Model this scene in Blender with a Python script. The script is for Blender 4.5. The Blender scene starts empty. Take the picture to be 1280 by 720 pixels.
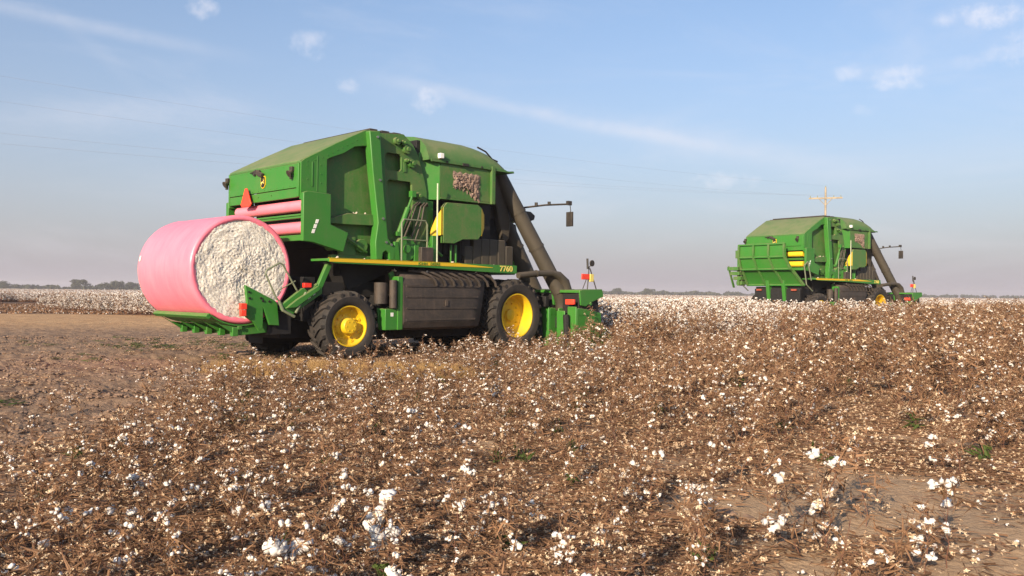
import bpy, bmesh, math, random
import numpy as np
from mathutils import Vector, Matrix, Quaternion
from mathutils.geometry import tessellate_polygon
R = math.radians
random.seed(7)
scn = bpy.context.scene
COL = scn.collection

# ------------------------------------------------------------------ camera numbers (also used to lay out the ground plan)
F = 1070.0; CAM_H = 1.6; ROLL = .0098

# ------------------------------------------------------------------ noise
def _hash(ix, iy, seed):
    n = (ix.astype(np.int64) * 374761393 + iy.astype(np.int64) * 668265263 + seed * 974634777) & 0x7fffffff
    n = ((n ^ (n >> 13)) * 1274126177) & 0x7fffffff
    return ((n ^ (n >> 16)) & 0xffff) / 65535.0
def vnoise(x, y, seed=0):
    x = np.asarray(x, float); y = np.asarray(y, float)
    ix = np.floor(x); iy = np.floor(y); fx = x - ix; fy = y - iy
    fx = fx * fx * (3 - 2 * fx); fy = fy * fy * (3 - 2 * fy)
    a = _hash(ix, iy, seed); b = _hash(ix + 1, iy, seed); c = _hash(ix, iy + 1, seed); d = _hash(ix + 1, iy + 1, seed)
    return (a * (1 - fx) + b * fx) * (1 - fy) + (c * (1 - fx) + d * fx) * fy
def fbm(x, y, oct=4, seed=0):
    s = 0; a = .5; t = 0
    for k in range(oct):
        s = s + a * vnoise(x * 2 ** k + 17.3 * k, y * 2 ** k - 9.1 * k, seed + k); t += a; a *= .5
    return s / t
def sstep(a, b, x):
    t = np.clip((np.asarray(x, float) - a) / (b - a), 0, 1)
    return t * t * (3 - 2 * t)

# ------------------------------------------------------------------ tags and tree helpers
def tag(o, label=None, cat=None, group=None, kind=None):
    if label: o['label'] = label
    if cat: o['category'] = cat
    if group: o['group'] = group
    if kind: o['kind'] = kind
    return o
def empty(name, loc=(0, 0, 0), rz=0):
    o = bpy.data.objects.new(name, None); COL.objects.link(o)
    o.location = loc; o.rotation_euler = (0, 0, rz); o.empty_display_size = .3
    return o
CHILD = {}
def copy_tree(o, parent=None, swap=None):
    c = o.copy(); COL.objects.link(c); c.parent = parent
    if swap and c.data is not None:
        for i, s in enumerate(c.material_slots):
            if s.material and s.material.name in swap:
                nm = s.material.name; s.link = 'OBJECT'; s.material = M['wrap2']
    for ch in CHILD.get(o.name, []):
        copy_tree(ch, c, swap)
        CHILD.setdefault(c.name, [])
    return c

class MB:
    """collects geometry for ONE mesh object"""
    def __init__(s):
        s.v = []; s.f = []; s.m = []; s.cur = 0
    def add(s, vs, fs):
        n = len(s.v); s.v += [tuple(v) for v in vs]
        for f in fs: s.f.append(tuple(i + n for i in f)); s.m.append(s.cur)
        return s
    def box(s, x0, x1, y0, y1, z0, z1):
        return s.add([(x0, y0, z0), (x1, y0, z0), (x1, y1, z0), (x0, y1, z0), (x0, y0, z1), (x1, y0, z1), (x1, y1, z1), (x0, y1, z1)],
              [(0, 3, 2, 1), (4, 5, 6, 7), (0, 1, 5, 4), (1, 2, 6, 5), (2, 3, 7, 6), (3, 0, 4, 7)])
    def obox(s, c, size, rot):
        q = rot.to_matrix() if hasattr(rot, 'to_matrix') else rot
        hx, hy, hz = [k / 2 for k in size]
        vs = [Vector(c) + q @ Vector((a * hx, b * hy, d * hz)) for d in (-1, 1) for a, b in ((-1, -1), (1, -1), (1, 1), (-1, 1))]
        return s.add(vs, [(0, 3, 2, 1), (4, 5, 6, 7), (0, 1, 5, 4), (1, 2, 6, 5), (2, 3, 7, 6), (3, 0, 4, 7)])
    def _prism(s, loops, fn0, fn1):
        pts = [p for l in loops for p in l]
        tri = tessellate_polygon([[Vector((p[0], p[1], 0)) for p in l] for l in loops]) if len(loops) > 1 else None
        n = len(pts)
        vs = [fn0(p) for p in pts] + [fn1(p) for p in pts]
        fs = []
        if tri is None:
            fs.append(tuple(range(n))); fs.append(tuple(range(n, 2 * n))[::-1])
        else:
            for t in tri: fs.append(tuple(t)); fs.append(tuple(i + n for i in t[::-1]))
        o = 0
        for l in loops:
            k = len(l)
            for i in range(k):
                a, b = o + i, o + (i + 1) % k
                fs.append((a, b, b + n, a + n))
            o += k
        return s.add(vs, fs)
    def xz(s, poly, y0, y1, holes=()):
        return s._prism([poly] + list(holes), lambda p: (p[0], y0, p[1]), lambda p: (p[0], y1, p[1]))
    def yz(s, poly, x0, x1, holes=()):
        return s._prism([poly] + list(holes), lambda p: (x0, p[0], p[1]), lambda p: (x1, p[0], p[1]))
    def xy(s, poly, z0, z1, holes=()):
        return s._prism([poly] + list(holes), lambda p: (p[0], p[1], z0), lambda p: (p[0], p[1], z1))
    def tube(s, pts, r, n=8, cap=True, flat=1.0):
        pts = [Vector(p) for p in pts]; k = len(pts)
        rs = r if isinstance(r, (list, tuple)) else [r] * k
        vs = []; up = None
        for i, p in enumerate(pts):
            d = (pts[min(i + 1, k - 1)] - pts[max(i - 1, 0)]).normalized()
            if up is None:
                up = Vector((0, 0, 1)) if abs(d.z) < .9 else Vector((1, 0, 0))
                a = d.cross(up).normalized()
            else:
                a = (a - d * a.dot(d)).normalized()
            b = d.cross(a).normalized()
            for j in range(n):
                t = 2 * math.pi * (j + .5) / n
                vs.append(p + (a * math.cos(t) + b * math.sin(t) * flat) * rs[i])
        fs = [(i * n + j, i * n + (j + 1) % n, (i + 1) * n + (j + 1) % n, (i + 1) * n + j) for i in range(k - 1) for j in range(n)]
        if cap: fs += [tuple(range(n))[::-1], tuple((k - 1) * n + j for j in range(n))]
        return s.add(vs, fs)
    def lathe_y(s, prof, n=48, c=(0, 0, 0), closed=False):
        """profile (radius, y) turned about the y axis through c"""
        k = len(prof); vs = []
        for j in range(n):
            t = 2 * math.pi * j / n
            for r, y in prof: vs.append((c[0] + r * math.cos(t), c[1] + y, c[2] + r * math.sin(t)))
        fs = []
        for j in range(n):
            jj = (j + 1) % n
            for i in range(k - 1 if not closed else k):
                ii = (i + 1) % k
                fs.append((j * k + i, j * k + ii, jj * k + ii, jj * k + i))
        return s.add(vs, fs)
    def mesh(s, name, mats, sharp=30, recalc=True):
        me = bpy.data.meshes.new(name)
        me.from_pydata(s.v, [], s.f)
        for m in (mats if isinstance(mats, (list, tuple)) else [mats]): me.materials.append(m)
        if len(s.m) == len(me.polygons): me.polygons.foreach_set('material_index', s.m)
        bm = bmesh.new(); bm.from_mesh(me)
        if recalc: bmesh.ops.recalc_face_normals(bm, faces=bm.faces)
        ca = math.cos(R(sharp))
        for f in bm.faces: f.smooth = True
        for e in bm.edges:
            if len(e.link_faces) != 2 or e.link_faces[0].normal.dot(e.link_faces[1].normal) < ca: e.smooth = False
        bm.to_mesh(me); bm.free(); me.update()
        return me
    def build(s, name, mats, parent=None, bevel=0, sharp=30, recalc=True):
        me = s.mesh(name, mats, sharp, recalc)
        o = bpy.data.objects.new(name, me); COL.objects.link(o)
        if parent is not None:
            o.parent = parent; CHILD.setdefault(parent.name, []).append(o)
        if bevel:
            b = o.modifiers.new('bevel', 'BEVEL'); b.width = bevel; b.segments = 2; b.limit_method = 'ANGLE'; b.angle_limit = R(40)
            b.harden_normals = False
        return o

def split_build(mb, name, mats, parent, bevel=0, **k):
    """one part per separate piece of the builder"""
    par = list(range(len(mb.v)))
    def find(a):
        while par[a] != a: par[a] = par[par[a]]; a = par[a]
        return a
    for f in mb.f:
        r0 = find(f[0])
        for i in f[1:]: par[find(i)] = r0
    groups = {}
    for i in range(len(mb.v)): groups.setdefault(find(i), []).append(i)
    boxes = [[[min(mb.v[i][a] for i in g) - .003 for a in range(3)], [max(mb.v[i][a] for i in g) + .003 for a in range(3)], set(g)] for g in groups.values()]
    ch = True
    while ch:
        ch = False
        for i in range(len(boxes)):
            for j in range(i + 1, len(boxes)):
                A, Bx = boxes[i], boxes[j]
                if all(A[0][a] <= Bx[1][a] and Bx[0][a] <= A[1][a] for a in range(3)):
                    A[0] = [min(p, q) for p, q in zip(A[0], Bx[0])]; A[1] = [max(p, q) for p, q in zip(A[1], Bx[1])]; A[2] |= Bx[2]; boxes.pop(j); ch = True; break
            if ch: break
    out = []
    for bx in boxes:
        ids = sorted(bx[2]); mp = {a: k_ for k_, a in enumerate(ids)}; o = MB(); o.v = [mb.v[i] for i in ids]; o.f = []; o.m = []
        for f, mi in zip(mb.f, mb.m):
            if f[0] in mp: o.f.append(tuple(mp[i] for i in f)); o.m.append(mi)
        out.append(o.build(name, mats, parent, bevel, **k))
    return out

# ------------------------------------------------------------------ materials
def nmat(name):
    m = bpy.data.materials.new(name); m.use_nodes = True
    nt = m.node_tree; b = nt.nodes['Principled BSDF']
    return m, nt, b
def N(nt, typ, **kw):
    n = nt.nodes.new(typ)
    for k, v in kw.items():
        if k in n.inputs.keys() if isinstance(k, str) else False: n.inputs[k].default_value = v
        else: setattr(n, k, v)
    return n
def noise(nt, scale, detail=5, rough=.6, vec=None, dist=0):
    n = nt.nodes.new('ShaderNodeTexNoise'); n.inputs['Scale'].default_value = scale
    n.inputs['Detail'].default_value = detail; n.inputs['Roughness'].default_value = rough; n.inputs['Distortion'].default_value = dist
    if vec is not None: nt.links.new(vec, n.inputs['Vector'])
    return n.outputs['Fac']
def ramp(nt, fac, a, b, lo=0., hi=1.):
    n = nt.nodes.new('ShaderNodeMapRange'); n.clamp = True; n.interpolation_type = 'SMOOTHSTEP'
    n.inputs['From Min'].default_value = a; n.inputs['From Max'].default_value = b
    n.inputs['To Min'].default_value = lo; n.inputs['To Max'].default_value = hi
    nt.links.new(fac, n.inputs['Value']); return n.outputs['Result']
def mth(nt, op, a, b=None, c=None):
    n = nt.nodes.new('ShaderNodeMath'); n.operation = op
    for i, v in enumerate((a, b, c)):
        if v is None: continue
        if isinstance(v, (int, float)): n.inputs[i].default_value = v
        else: nt.links.new(v, n.inputs[i])
    return n.outputs[0]
def mix(nt, fac, a, b):
    n = nt.nodes.new('ShaderNodeMix'); n.data_type = 'RGBA'
    for i, v in ((0, fac), (6, a), (7, b)):
        if isinstance(v, (int, float)): n.inputs[i].default_value = v
        elif isinstance(v, tuple): n.inputs[i].default_value = (*v, 1) if len(v) == 3 else v
        else: nt.links.new(v, n.inputs[i])
    return n.outputs[2]
def bump(nt, b, h, strength=.3, dist=.02):
    n = nt.nodes.new('ShaderNodeBump'); n.inputs['Strength'].default_value = strength; n.inputs['Distance'].default_value = dist
    nt.links.new(h, n.inputs['Height']); nt.links.new(n.outputs[0], b.inputs['Normal'])
def objvec(nt):
    return nt.nodes.new('ShaderNodeTexCoord').outputs['Object']

def dusty(name, base, dust=(.19, .155, .085), amount=.5, side=.12, rough=.42, nscale=2.2, spec=.4, coat=0):
    """painted sheet metal with field dust lying on what faces up"""
    m, nt, b = nmat(name); v = objvec(nt)
    geo = nt.nodes.new('ShaderNodeNewGeometry'); sx = nt.nodes.new('ShaderNodeSeparateXYZ'); nt.links.new(geo.outputs['Normal'], sx.inputs[0])
    up = ramp(nt, sx.outputs['Z'], .12, .85)
    n1 = noise(nt, nscale, 6, .65, v); n2 = noise(nt, nscale * 9, 4, .6, v)
    blot = ramp(nt, n1, .3, .75, .5, 1.0)
    f1 = mth(nt, 'MULTIPLY', mth(nt, 'MULTIPLY', up, blot), amount)
    f2 = mth(nt, 'MULTIPLY', ramp(nt, n1, .35, .8), side)
    f3 = mth(nt, 'MULTIPLY', ramp(nt, n2, .5, .75), side * .7)
    mp_ = nt.nodes.new('ShaderNodeMapping'); mp_.inputs['Scale'].default_value = (7, 7, .55); nt.links.new(v, mp_.inputs[0])
    f4 = mth(nt, 'MULTIPLY', ramp(nt, noise(nt, 2.0, 5, .7, mp_.outputs[0]), .5, .78), side * .9)
    f = mth(nt, 'MINIMUM', mth(nt, 'ADD', mth(nt, 'ADD', f1, f2), mth(nt, 'ADD', f3, f4)), .95)
    bump(nt, b, noise(nt, 1.3, 2, .5, v), .12, .04)
    c = mix(nt, f, base, dust)
    nt.links.new(c, b.inputs['Base Color'])
    nt.links.new(ramp(nt, f, 0, .6, rough, .85), b.inputs['Roughness'])
    b.inputs['Specular IOR Level'].default_value = spec
    return m
def plain(name, col, rough=.6, metal=0, var=.25, scale=6, bmp=0, bscale=40, spec=.4):
    m, nt, b = nmat(name); v = objvec(nt)
    n1 = noise(nt, scale, 5, .6, v)
    lo = tuple(c * (1 - var) for c in col); hi = tuple(min(1, c * (1 + var)) for c in col)
    nt.links.new(mix(nt, ramp(nt, n1, .3, .7), lo, hi), b.inputs['Base Color'])
    b.inputs['Roughness'].default_value = rough; b.inputs['Metallic'].default_value = metal; b.inputs['Specular IOR Level'].default_value = spec
    if bmp: bump(nt, b, noise(nt, bscale, 4, .6, v), bmp, .01)
    return m
M = {}
M['green'] = dusty('green_paint', (.034, .185, .022), amount=.7, side=.13)
M['green_dusty'] = dusty('dusty_green_paint', (.045, .155, .026), dust=(.20, .17, .09), amount=.9, side=.42)
M['roof'] = dusty('dusty_green_roof', (.05, .15, .035), dust=(.16, .185, .085), amount=1.0, side=.35, rough=.65)
M['yellow'] = dusty('yellow_paint', (.68, .44, .012), dust=(.3, .22, .1), amount=.35, side=.08, rough=.4)
M['rim'] = dusty('yellow_rim_paint', (.72, .47, .01), dust=(.3, .22, .1), amount=.3, side=.10, rough=.4)
M['black'] = dusty('black_plastic', (.022, .02, .018), dust=(.16, .115, .08), amount=.55, side=.22, rough=.55)
M['dullblack'] = plain('dull_black', (.012, .011, .011), .7)  # even near-black for the inner works and black fittings
M['tank'] = dusty('dusty_black_tank', (.038, .031, .026), dust=(.15, .11, .085), amount=.4, side=.38, rough=.6)
M['duct'] = dusty('dusty_black_duct', (.05, .042, .03), dust=(.13, .10, .075), amount=.45, side=.2, rough=.6, nscale=1.4)
M['tyre'] = dusty('tyre_rubber', (.022, .02, .019), dust=(.13, .095, .072), amount=.28, side=.15, rough=.8, nscale=5)
M['pink'] = plain('pink_wrap', (.9, .23, .30), .32, var=.05, scale=1.5, spec=.5)
M['red'] = plain('red_reflector', (.75, .035, .02), .4, var=.08)
M['duskred'] = plain('dusty_red_lens', (.32, .07, .04), .5, var=.1)
M['orange'] = plain('red_orange_sign', (.85, .06, .03), .45, var=.06)
M['glass'] = plain('dark_glass', (.01, .012, .014), .12, var=.1)
M['white'] = plain('white_lens', (.8, .8, .76), .3, var=.05)
M['steel'] = plain('dull_steel', (.3, .29, .27), .4, .8)
M['greysteel'] = dusty('grey_green_pipe', (.16, .19, .12), amount=.3, side=.3, rough=.5)
M['palepole'] = plain('faded_pole_paint', (.45, .5, .36), .5, var=.1)
M['dirtylint'] = plain('dirty_lint', (.55, .48, .40), .95, var=.25, scale=20)
M['lettering'] = plain('pale_yellow_decal', (.75, .6, .15), .5, var=.05)
M['decalgreen'] = plain('green_decal', (.1, .2, .02), .5, var=.05)
M['lintdust'] = plain('caught_lint_and_dust', (.27, .19, .15), .95, var=.45, scale=25, bmp=.8, bscale=60)

# ------------------------------------------------------------------ cotton lint lobes
ICO = None
def ico():
    global ICO
    if ICO is None:
        out = []
        for sub in (1, 2):
            bm = bmesh.new(); bmesh.ops.create_icosphere(bm, subdivisions=sub, radius=1); bm.verts.ensure_lookup_table()
            out.append(([v.co.copy() for v in bm.verts], [tuple(v.index for v in f.verts) for f in bm.faces])); bm.free()
        ICO = out
    return ICO
def lint(mb, c, r, rnd, hi=False, droop=0):
    vs, fs = ico()[1 if hi else 0]; mb.cur = 3
    k = rnd.choice((4, 5, 6)) if hi else rnd.choice((2, 3))
    for q in range(k):
        a = rnd.uniform(0, 6.28); off = Vector((math.cos(a), math.sin(a), rnd.uniform(-.9 - droop, .5))) * r * .75
        rr = r * rnd.uniform(.35, .75); s = Vector((rnd.uniform(.75, 1.2), rnd.uniform(.75, 1.2), rnd.uniform(.7, 1.25)))
        ph = rnd.uniform(0, 9)
        out = []
        for v in vs:
            d = 1 + .3 * math.sin(v.x * 5 + ph) * math.cos(v.y * 6 - ph) + rnd.uniform(-.36, .36)
            out.append(Vector(c) + off + Vector((v.x * s.x, v.y * s.y, v.z * s.z)) * rr * d)
        mb.add(out, fs)

# ------------------------------------------------------------------ the harvester
def text_mesh(txt, size, ext=.004):
    cu = bpy.data.curves.new('lettering', 'FONT'); cu.body = txt; cu.size = size; cu.extrude = ext; cu.align_x = 'CENTER'; cu.align_y = 'CENTER'
    cu.offset = size * .012
    o = bpy.data.objects.new('lettering_tmp', cu); COL.objects.link(o)
    dg = bpy.context.evaluated_depsgraph_get()
    me = bpy.data.meshes.new_from_object(o.evaluated_get(dg)); bpy.data.objects.remove(o)
    return me
def text_obj(txt, size, mat, parent, loc, rot, sx=1.0):
    me = text_mesh(txt, size); me.materials.clear(); me.materials.append(mat); me.name = 'lettering'
    o = bpy.data.objects.new('lettering', me); COL.objects.link(o); o.parent = parent; o.location = loc; o.rotation_euler = rot; o.scale = (sx, 1, 1)
    CHILD.setdefault(parent.name, []).append(o)
    return o

def wheel(parent, x, y, r, w, rim_r, rear, side=-1, lugs=22):
    """rim is the part; tyre and hub hang from it. built about its own centre"""
    m = MB(); hw = w / 2
    o = -hw if True else hw            # outer side is -y when side=-1
    if rear:
        prof = [(rim_r, o + .02), (rim_r, o - .012), (rim_r - .025, o - .012), (rim_r - .045, o + .05), (rim_r - .05, o + .13), (rim_r * .62, o + .17), (rim_r * .45, o + .12), (.02, o + .12)]
    else:
        prof = [(rim_r, o + .02), (rim_r, o - .012), (rim_r - .025, o - .012), (rim_r - .05, o + .06), (rim_r - .055, o + .3), (rim_r * .8, o + .34), (rim_r * .5, o + .32), (.02, o + .32)]
    m.lathe_y(prof, 64)
    m.lathe_y([(rim_r - .055, o + .3), (rim_r - .05, hw - .02), (rim_r, hw + .01)], 48)
    nb = 10
    for k in range(nb):
        t = 2 * math.pi * k / nb; rr = rim_r * .56; yb = o + (.155 if rear else .325)
        m.tube([(rr * math.cos(t), yb, rr * math.sin(t)), (rr * math.cos(t), yb - .045, rr * math.sin(t))], .02, 6)
    if rear:
        for k in range(8):
            t = 2 * math.pi * (k + .5) / 8; rr = rim_r * .8
            m.tube([(rr * math.cos(t), o + .15, rr * math.sin(t)), (rr * math.cos(t), o + .12, rr * math.sin(t))], .035, 8)
    rim = m.build('wheel', M['rim'], parent, 0, 35, recalc=False)
    rim.location = (x, y, r - .02)
    if side == 1: rim.rotation_euler = (0, 0, math.pi)
    h = MB()
    if rear:
        h.lathe_y([(.19, o + .13), (.185, o - .01), (.16, o - .045), (.0, o - .05)], 28)
        for k in range(6):
            t = 2 * math.pi * k / 6; h.tube([(.11 * math.cos(t), o - .04, .11 * math.sin(t)), (.11 * math.cos(t), o - .06, .11 * math.sin(t))], .014, 6)
    else:
        h.lathe_y([(.17, o + .33), (.16, o + .24), (.12, o + .22), (.0, o + .22)], 28)
    h.build('hub', M['rim'], rim, 0, 35, recalc=False)
    t_ = MB(); c = r - .055; sh = hw * .92
    t_.lathe_y([(rim_r + .0, o + .005), (rim_r + .03, o - .03), (rim_r + (c - rim_r) * .35, o - .055), (rim_r + (c - rim_r) * .7, o - .05), (c - .06, o - .015), (c, o + .04),
                (c + .012, 0), (c, hw - .04), (c - .06, hw + .015), (rim_r + (c - rim_r) * .5, hw + .05), (rim_r + .03, hw + .03), (rim_r, hw)], 72)
    for k in range(lugs):
        for sgn in (-1, 1):
            t0 = 2 * math.pi * (k + (.5 if sgn > 0 else 0)) / lugs
            vs = []; L = 5
            for i in range(L):
                s_ = i / (L - 1); yy = sgn * (hw + .01) * (1 - s_ * 1.03); tt = t0 + s_ * .24 * (1.0 / r)
                wd = (.032 if i else .04) / r
                ro = r if i else r - .035
                ri = c - .02 if i else c - .07
                for dt, rr in ((-wd, ri), (-wd * .8, ro), (wd * .8, ro), (wd, ri)):
                    vs.append((rr * math.cos(tt + dt), yy, rr * math.sin(tt + dt)))
            fs = [(i * 4 + j, i * 4 + (j + 1) % 4, (i + 1) * 4 + (j + 1) % 4, (i + 1) * 4 + j) for i in range(L - 1) for j in range(4)]
            fs += [(0, 1, 2, 3), (4 * L - 1, 4 * L - 2, 4 * L - 3, 4 * L - 4)]
            t_.add(vs, fs)
            # shoulder block that runs down the sidewall
            ys = sgn * hw
            vs = []
            for rr, yy in ((c - .12, ys + sgn * .03), (r - .035, ys + sgn * .012)):
                for dt, dy in ((-.045 / r, -sgn * .04), (.045 / r, -sgn * .04), (.04 / r, sgn * .014), (-.04 / r, sgn * .014)):
                    vs.append((rr * math.cos(t0 + dt), yy + dy, rr * math.sin(t0 + dt)))
            t_.add(vs, [(0, 1, 2, 3), (4, 5, 6, 7), (0, 1, 5, 4), (1, 2, 6, 5), (2, 3, 7, 6), (3, 0, 4, 7)])
    t_.build('tyre', M['tyre'], rim, 0, 35)
    return rim

def wheel_copy(src, x, y, side):
    c = src.copy(); COL.objects.link(c); c.location = (x, y, src.location.z); c.rotation_euler = (0, 0, math.pi if side == 1 else 0)
    CHILD[src.parent.name].append(c); CHILD[c.name] = []
    for ch in CHILD[src.name]:
        d = ch.copy(); COL.objects.link(d); d.parent = c; CHILD[c.name].append(d)
    return c

def build_harvester():
    root = empty('cotton_harvester')
    G = M['green']
    B = lambda mb, name, mat, bv=.012, par=None, **k: mb.build(name, mat, par or root, bv, **k)
    # ---- dark working core: baler chamber, engine bay
    m = MB()
    m.xz([(-.75, 3.75), (.6, 4.9), (2.2, 5.2), (2.3, 2.35), (.3, 1.6), (-.2, 2.6), (-.55, 2.75)], -1.28, 1.28)
    B(m, 'baler_chamber', M['dullblack'])
    m = MB(); m.box(2.3, 4.9, -1.25, 1.25, 1.7, 4.8)
    m.box(2.75, 4.2, -1.4, -1.2, 2.35, 2.9)
    for k in range(9):
        a = random.uniform(2.4, 4.4); m.box(a, a + random.uniform(.1, .3), -1.5, -1.25, 2.3 + random.random() * .4, 2.9 + random.random() * .9)
    B(m, 'engine_block', M['dullblack'])
    # ---- chassis
    m = MB(); m.box(-.9, 6.6, -.95, -.7, .95, 1.5); m.box(-.9, 6.6, .7, .95, .95, 1.5); m.box(-.9, 6.4, -1.2, 1.2, 1.45, 1.8)
    m.box(-.2, .2, -1.45, 1.45, .68, .95); m.box(4.95, 5.45, -1.3, 1.3, .75, 1.15); m.box(1.0, 4.5, -1.5, 1.5, .9, 1.5)
    m.box(-.9, -.6, -1.3, 1.3, .9, 1.9); m.box(1.0, 4.4, -1.0, 1.0, .42, 1.0); m.box(-1.2, .9, -.8, .8, .5, 1.2); m.box(-.9, 5.2, .5, 1.2, .3, 1.3)  # low belly boxes added in black to stand in for the shade underneath
    B(m, 'chassis', M['dullblack'])
    # ---- gate (rear half of the baler): roof, rear panel, side sheets, arms
    m = MB(); m.xz([(-1.2, 4.40), (-1.2, 4.46), (-1.1, 4.52), (-.3, 4.95), (.50, 5.36), (.62, 5.38), (.62, 5.30), (.5, 5.28), (-1.12, 4.40)], -1.58, 1.68)
    B(m, 'roof', M['roof'], .02)
    m = MB(); m.xz([(.62, 5.30), (.62, 5.40), (1.7, 5.44), (2.15, 5.05), (2.1, 4.98), (1.65, 5.34)], -1.5, 1.6)
    for k in range(3): m.box(.75 + k * .35, .98 + k * .35, -1.45, 1.5, 5.41, 5.46)
    B(m, 'front_roof', M['black'], .01)
    m = MB(); m.box(-1.2, -1.14, -1.56, 1.66, 3.87, 4.405); [m.tube([(-1.2, -1.45 + k * .28, zz), (-1.212, -1.45 + k * .28, zz)], .012, 6) for k in range(12) for zz in (3.91, 4.37)]; rp = B(m, 'rear_panel', G, .008)
    m = MB(); m.box(-1.19, -1.14, -1.56, 1.66, 3.655, 3.855); m.box(-1.235, -1.19, -1.6, -1.5, 3.655, 4.40)
    for yy in (.75, -.35, .25): m.tube([(-1.19, yy, 3.77), (-1.21, yy, 3.77)], .018, 6)
    B(m, 'rear_valance', G, .008)
    m = MB()
    m.tube([(-1.24, .55, 4.36), (-1.24, .1, 4.38)], .02, 6); m.obox((-1.25, .12, 4.31), (.07, .34, .1), Matrix.Rotation(.35, 3, 'X')); m.box(-1.25, -1.2, .35, .42, 4.28, 4.40)
    B(m, 'latch', M['black'], .005, rp)
    for yy in (-1.3, 1.72):
        m = MB(); m.box(-1.26, -1.15, yy - .06, yy + .06, 4.24, 4.34); m.tube([(-1.22, yy, 4.22), (-1.31, yy, 4.17)], [.05, .085], 12); m.box(-1.27, -1.22, yy - .03, yy + .03, 4.06, 4.2)
        B(m, 'work_light', M['black'], .005)
    # emblem
    e = MB(); e.yz([(y * .11, 4.1 + z * .145) for y, z in [(-1, .75), (-.8, 1), (.8, 1), (1, .75), (1, -.45), (.6, -.85), (0, -1), (-.6, -.85), (-1, -.45)]], -1.215, -1.2)
    em = B(e, 'emblem', M['yellow'], 0, rp)
    e = MB(); e.yz([(y * .09, 4.1 + z * .125) for y, z in [(-1, .75), (-.8, 1), (.8, 1), (1, .75), (1, -.45), (.6, -.85), (0, -1), (-.6, -.85), (-1, -.45)]], -1.222, -1.2155)
    B(e, 'shield', M['dullblack'], 0, em)
    e = MB()
    deer = [(-.75, .1), (-.45, .18), (-.3, .25), (0, .2), (.3, .3), (.45, .55), (.3, .95), (.42, .6), (.62, .9), (.55, .55), (.8, .45), (.6, .35), (.5, .15), (.7, -.3), (.6, -.32), (.35, -.02), (0, -.05), (-.3, -.1), (-.5, -.55), (-.6, -.5), (-.5, -.1), (-.85, -.3), (-.8, -.1)]
    e.yz([(-y * .085, 4.09 + z * .105) for y, z in deer], -1.229, -1.2225)
    B(e, 'deer', M['lettering'], 0, em)
    # slow vehicle triangle (folded bright flap)
    m = MB(); y0 = .64
    m.yz([(y0 - .045, 4.0), (y0 + .045, 4.0), (y0 + .25, 3.62), (y0 + .19, 3.56), (y0 - .19, 3.56), (y0 - .25, 3.62)], -1.31, -1.275)
    m.box(-1.28, -1.19, y0 - .03, y0 + .03, 3.7, 3.85)
    B(m, 'warning_triangle', M['orange'], .01)
    # wrap rolls inside the rear opening
    for (xx, zz, ylo) in ((-.98, 3.49, -1.5), (-.98, 3.0, -1.5)):
        m = MB(); m.tube([(xx, ylo, zz), (xx, 1.55, zz)], .135, 24); B(m, 'wrap_roll', M['pink'], 0)
    m = MB(); m.box(-1.12, -1.0, -1.55, 1.62, 3.2, 3.26); m.box(-1.15, -.95, -1.55, 1.62, 3.25, 3.29); m.box(-1.1, -.9, -1.55, 1.62, 2.78, 2.83); m.box(-1.12, -1.0, -1.55, 1.62, 2.70, 2.78)
    B(m, 'roll_shelf', G, .006)
    # gate sides, both flanks
    for s in (-1, 1):
        f = lambda a, b: (s * a, s * b)
        off = 0 if s < 0 else .08
        ya, yb = sorted((s * (1.58 + off), s * (1.64 + off)))
        m = MB()
        m.xz([(-1.2, 3.60), (-1.2, 4.42), (-1.1, 4.50), (-.3, 4.94), (.5, 5.35), (.62, 5.37), (.78, 5.3), (.72, 5.0), (.45, 4.98), (.2, 4.93), (-.1, 4.74), (-.4, 4.62), (-.54, 4.55), (-.54, 3.60)], ya, yb)
        m.xz([(-.93, 3.9), (-.9, 3.9), (-.9, 4.45), (-.93, 4.45)], *sorted((s * (1.64 + off), s * (1.652 + off))))
        for (bx, bz) in ((-.7, 4.0), (-.7, 4.2), (-.7, 4.4), (-1.05, 4.45), (-1.05, 4.05), (-.85, 4.5)):
            m.tube([(bx, s * (1.64 + off), bz), (bx, s * (1.655 + off), bz)], .012, 6)
        for k in range(12): m.tube([(-1.05 + k * .13, s * (1.64 + off), 4.36 + k * .072), (-1.05 + k * .13, s * (1.653 + off), 4.36 + k * .072)], .011, 6)
        m.box(-.80, -.785, *sorted((s * (1.64 + off), s * (1.65 + off))), 3.8, 4.6)
        B(m, 'gate_side', G, .006)
        ya, yb = sorted((s * (1.645 + off), s * (1.76 + off)))
        m = MB(); m.xz([(-1.2, 2.68), (-1.2, 3.74), (-1.1, 3.78), (-.50, 3.76), (-.50, 3.08), (-.03, 2.92), (-.16, 2.47), (-.95, 2.66)], ya, yb)
        ap = B(m, 'gate_arm', G, .012)
        m = MB(); 
        for k in range(3): m.xz([(-1.0 + .045 * k, 2.86 + k * .11), (-.93 + .045 * k, 2.86 + k * .11), (-.9 + .045 * k, 2.95 + k * .11), (-.97 + .045 * k, 2.95 + k * .11)], *sorted((s * (1.762 + off), s * (1.768 + off))))
        split_build(m, 'reflective_decal', M['white'], ap, 0)
        # recessed wall of the baler with its ledges
        m = MB(); ya, yb = sorted((s * 1.36, s * 1.43))
        m.xz([(-.6, 3.0), (-.6, 4.6), (.3, 5.05), (.9, 5.1), (1.2, 2.3), (.1, 2.3), (-.1, 2.6)], ya, yb)
        B(m, 'recessed_wall', M['green_dusty'], .006)
        m = MB(); ya, yb = sorted((s * 1.40, s * 1.62)); m.xz([(-.5, 3.12), (-.5, 3.2), (.05, 3.38), (.85, 3.40), (.85, 3.14), (.05, 3.12)], ya, yb)
        m.box(-.3, 1.1, *sorted((s * 1.34, s * 1.5)), 2.33, 2.42)
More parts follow.
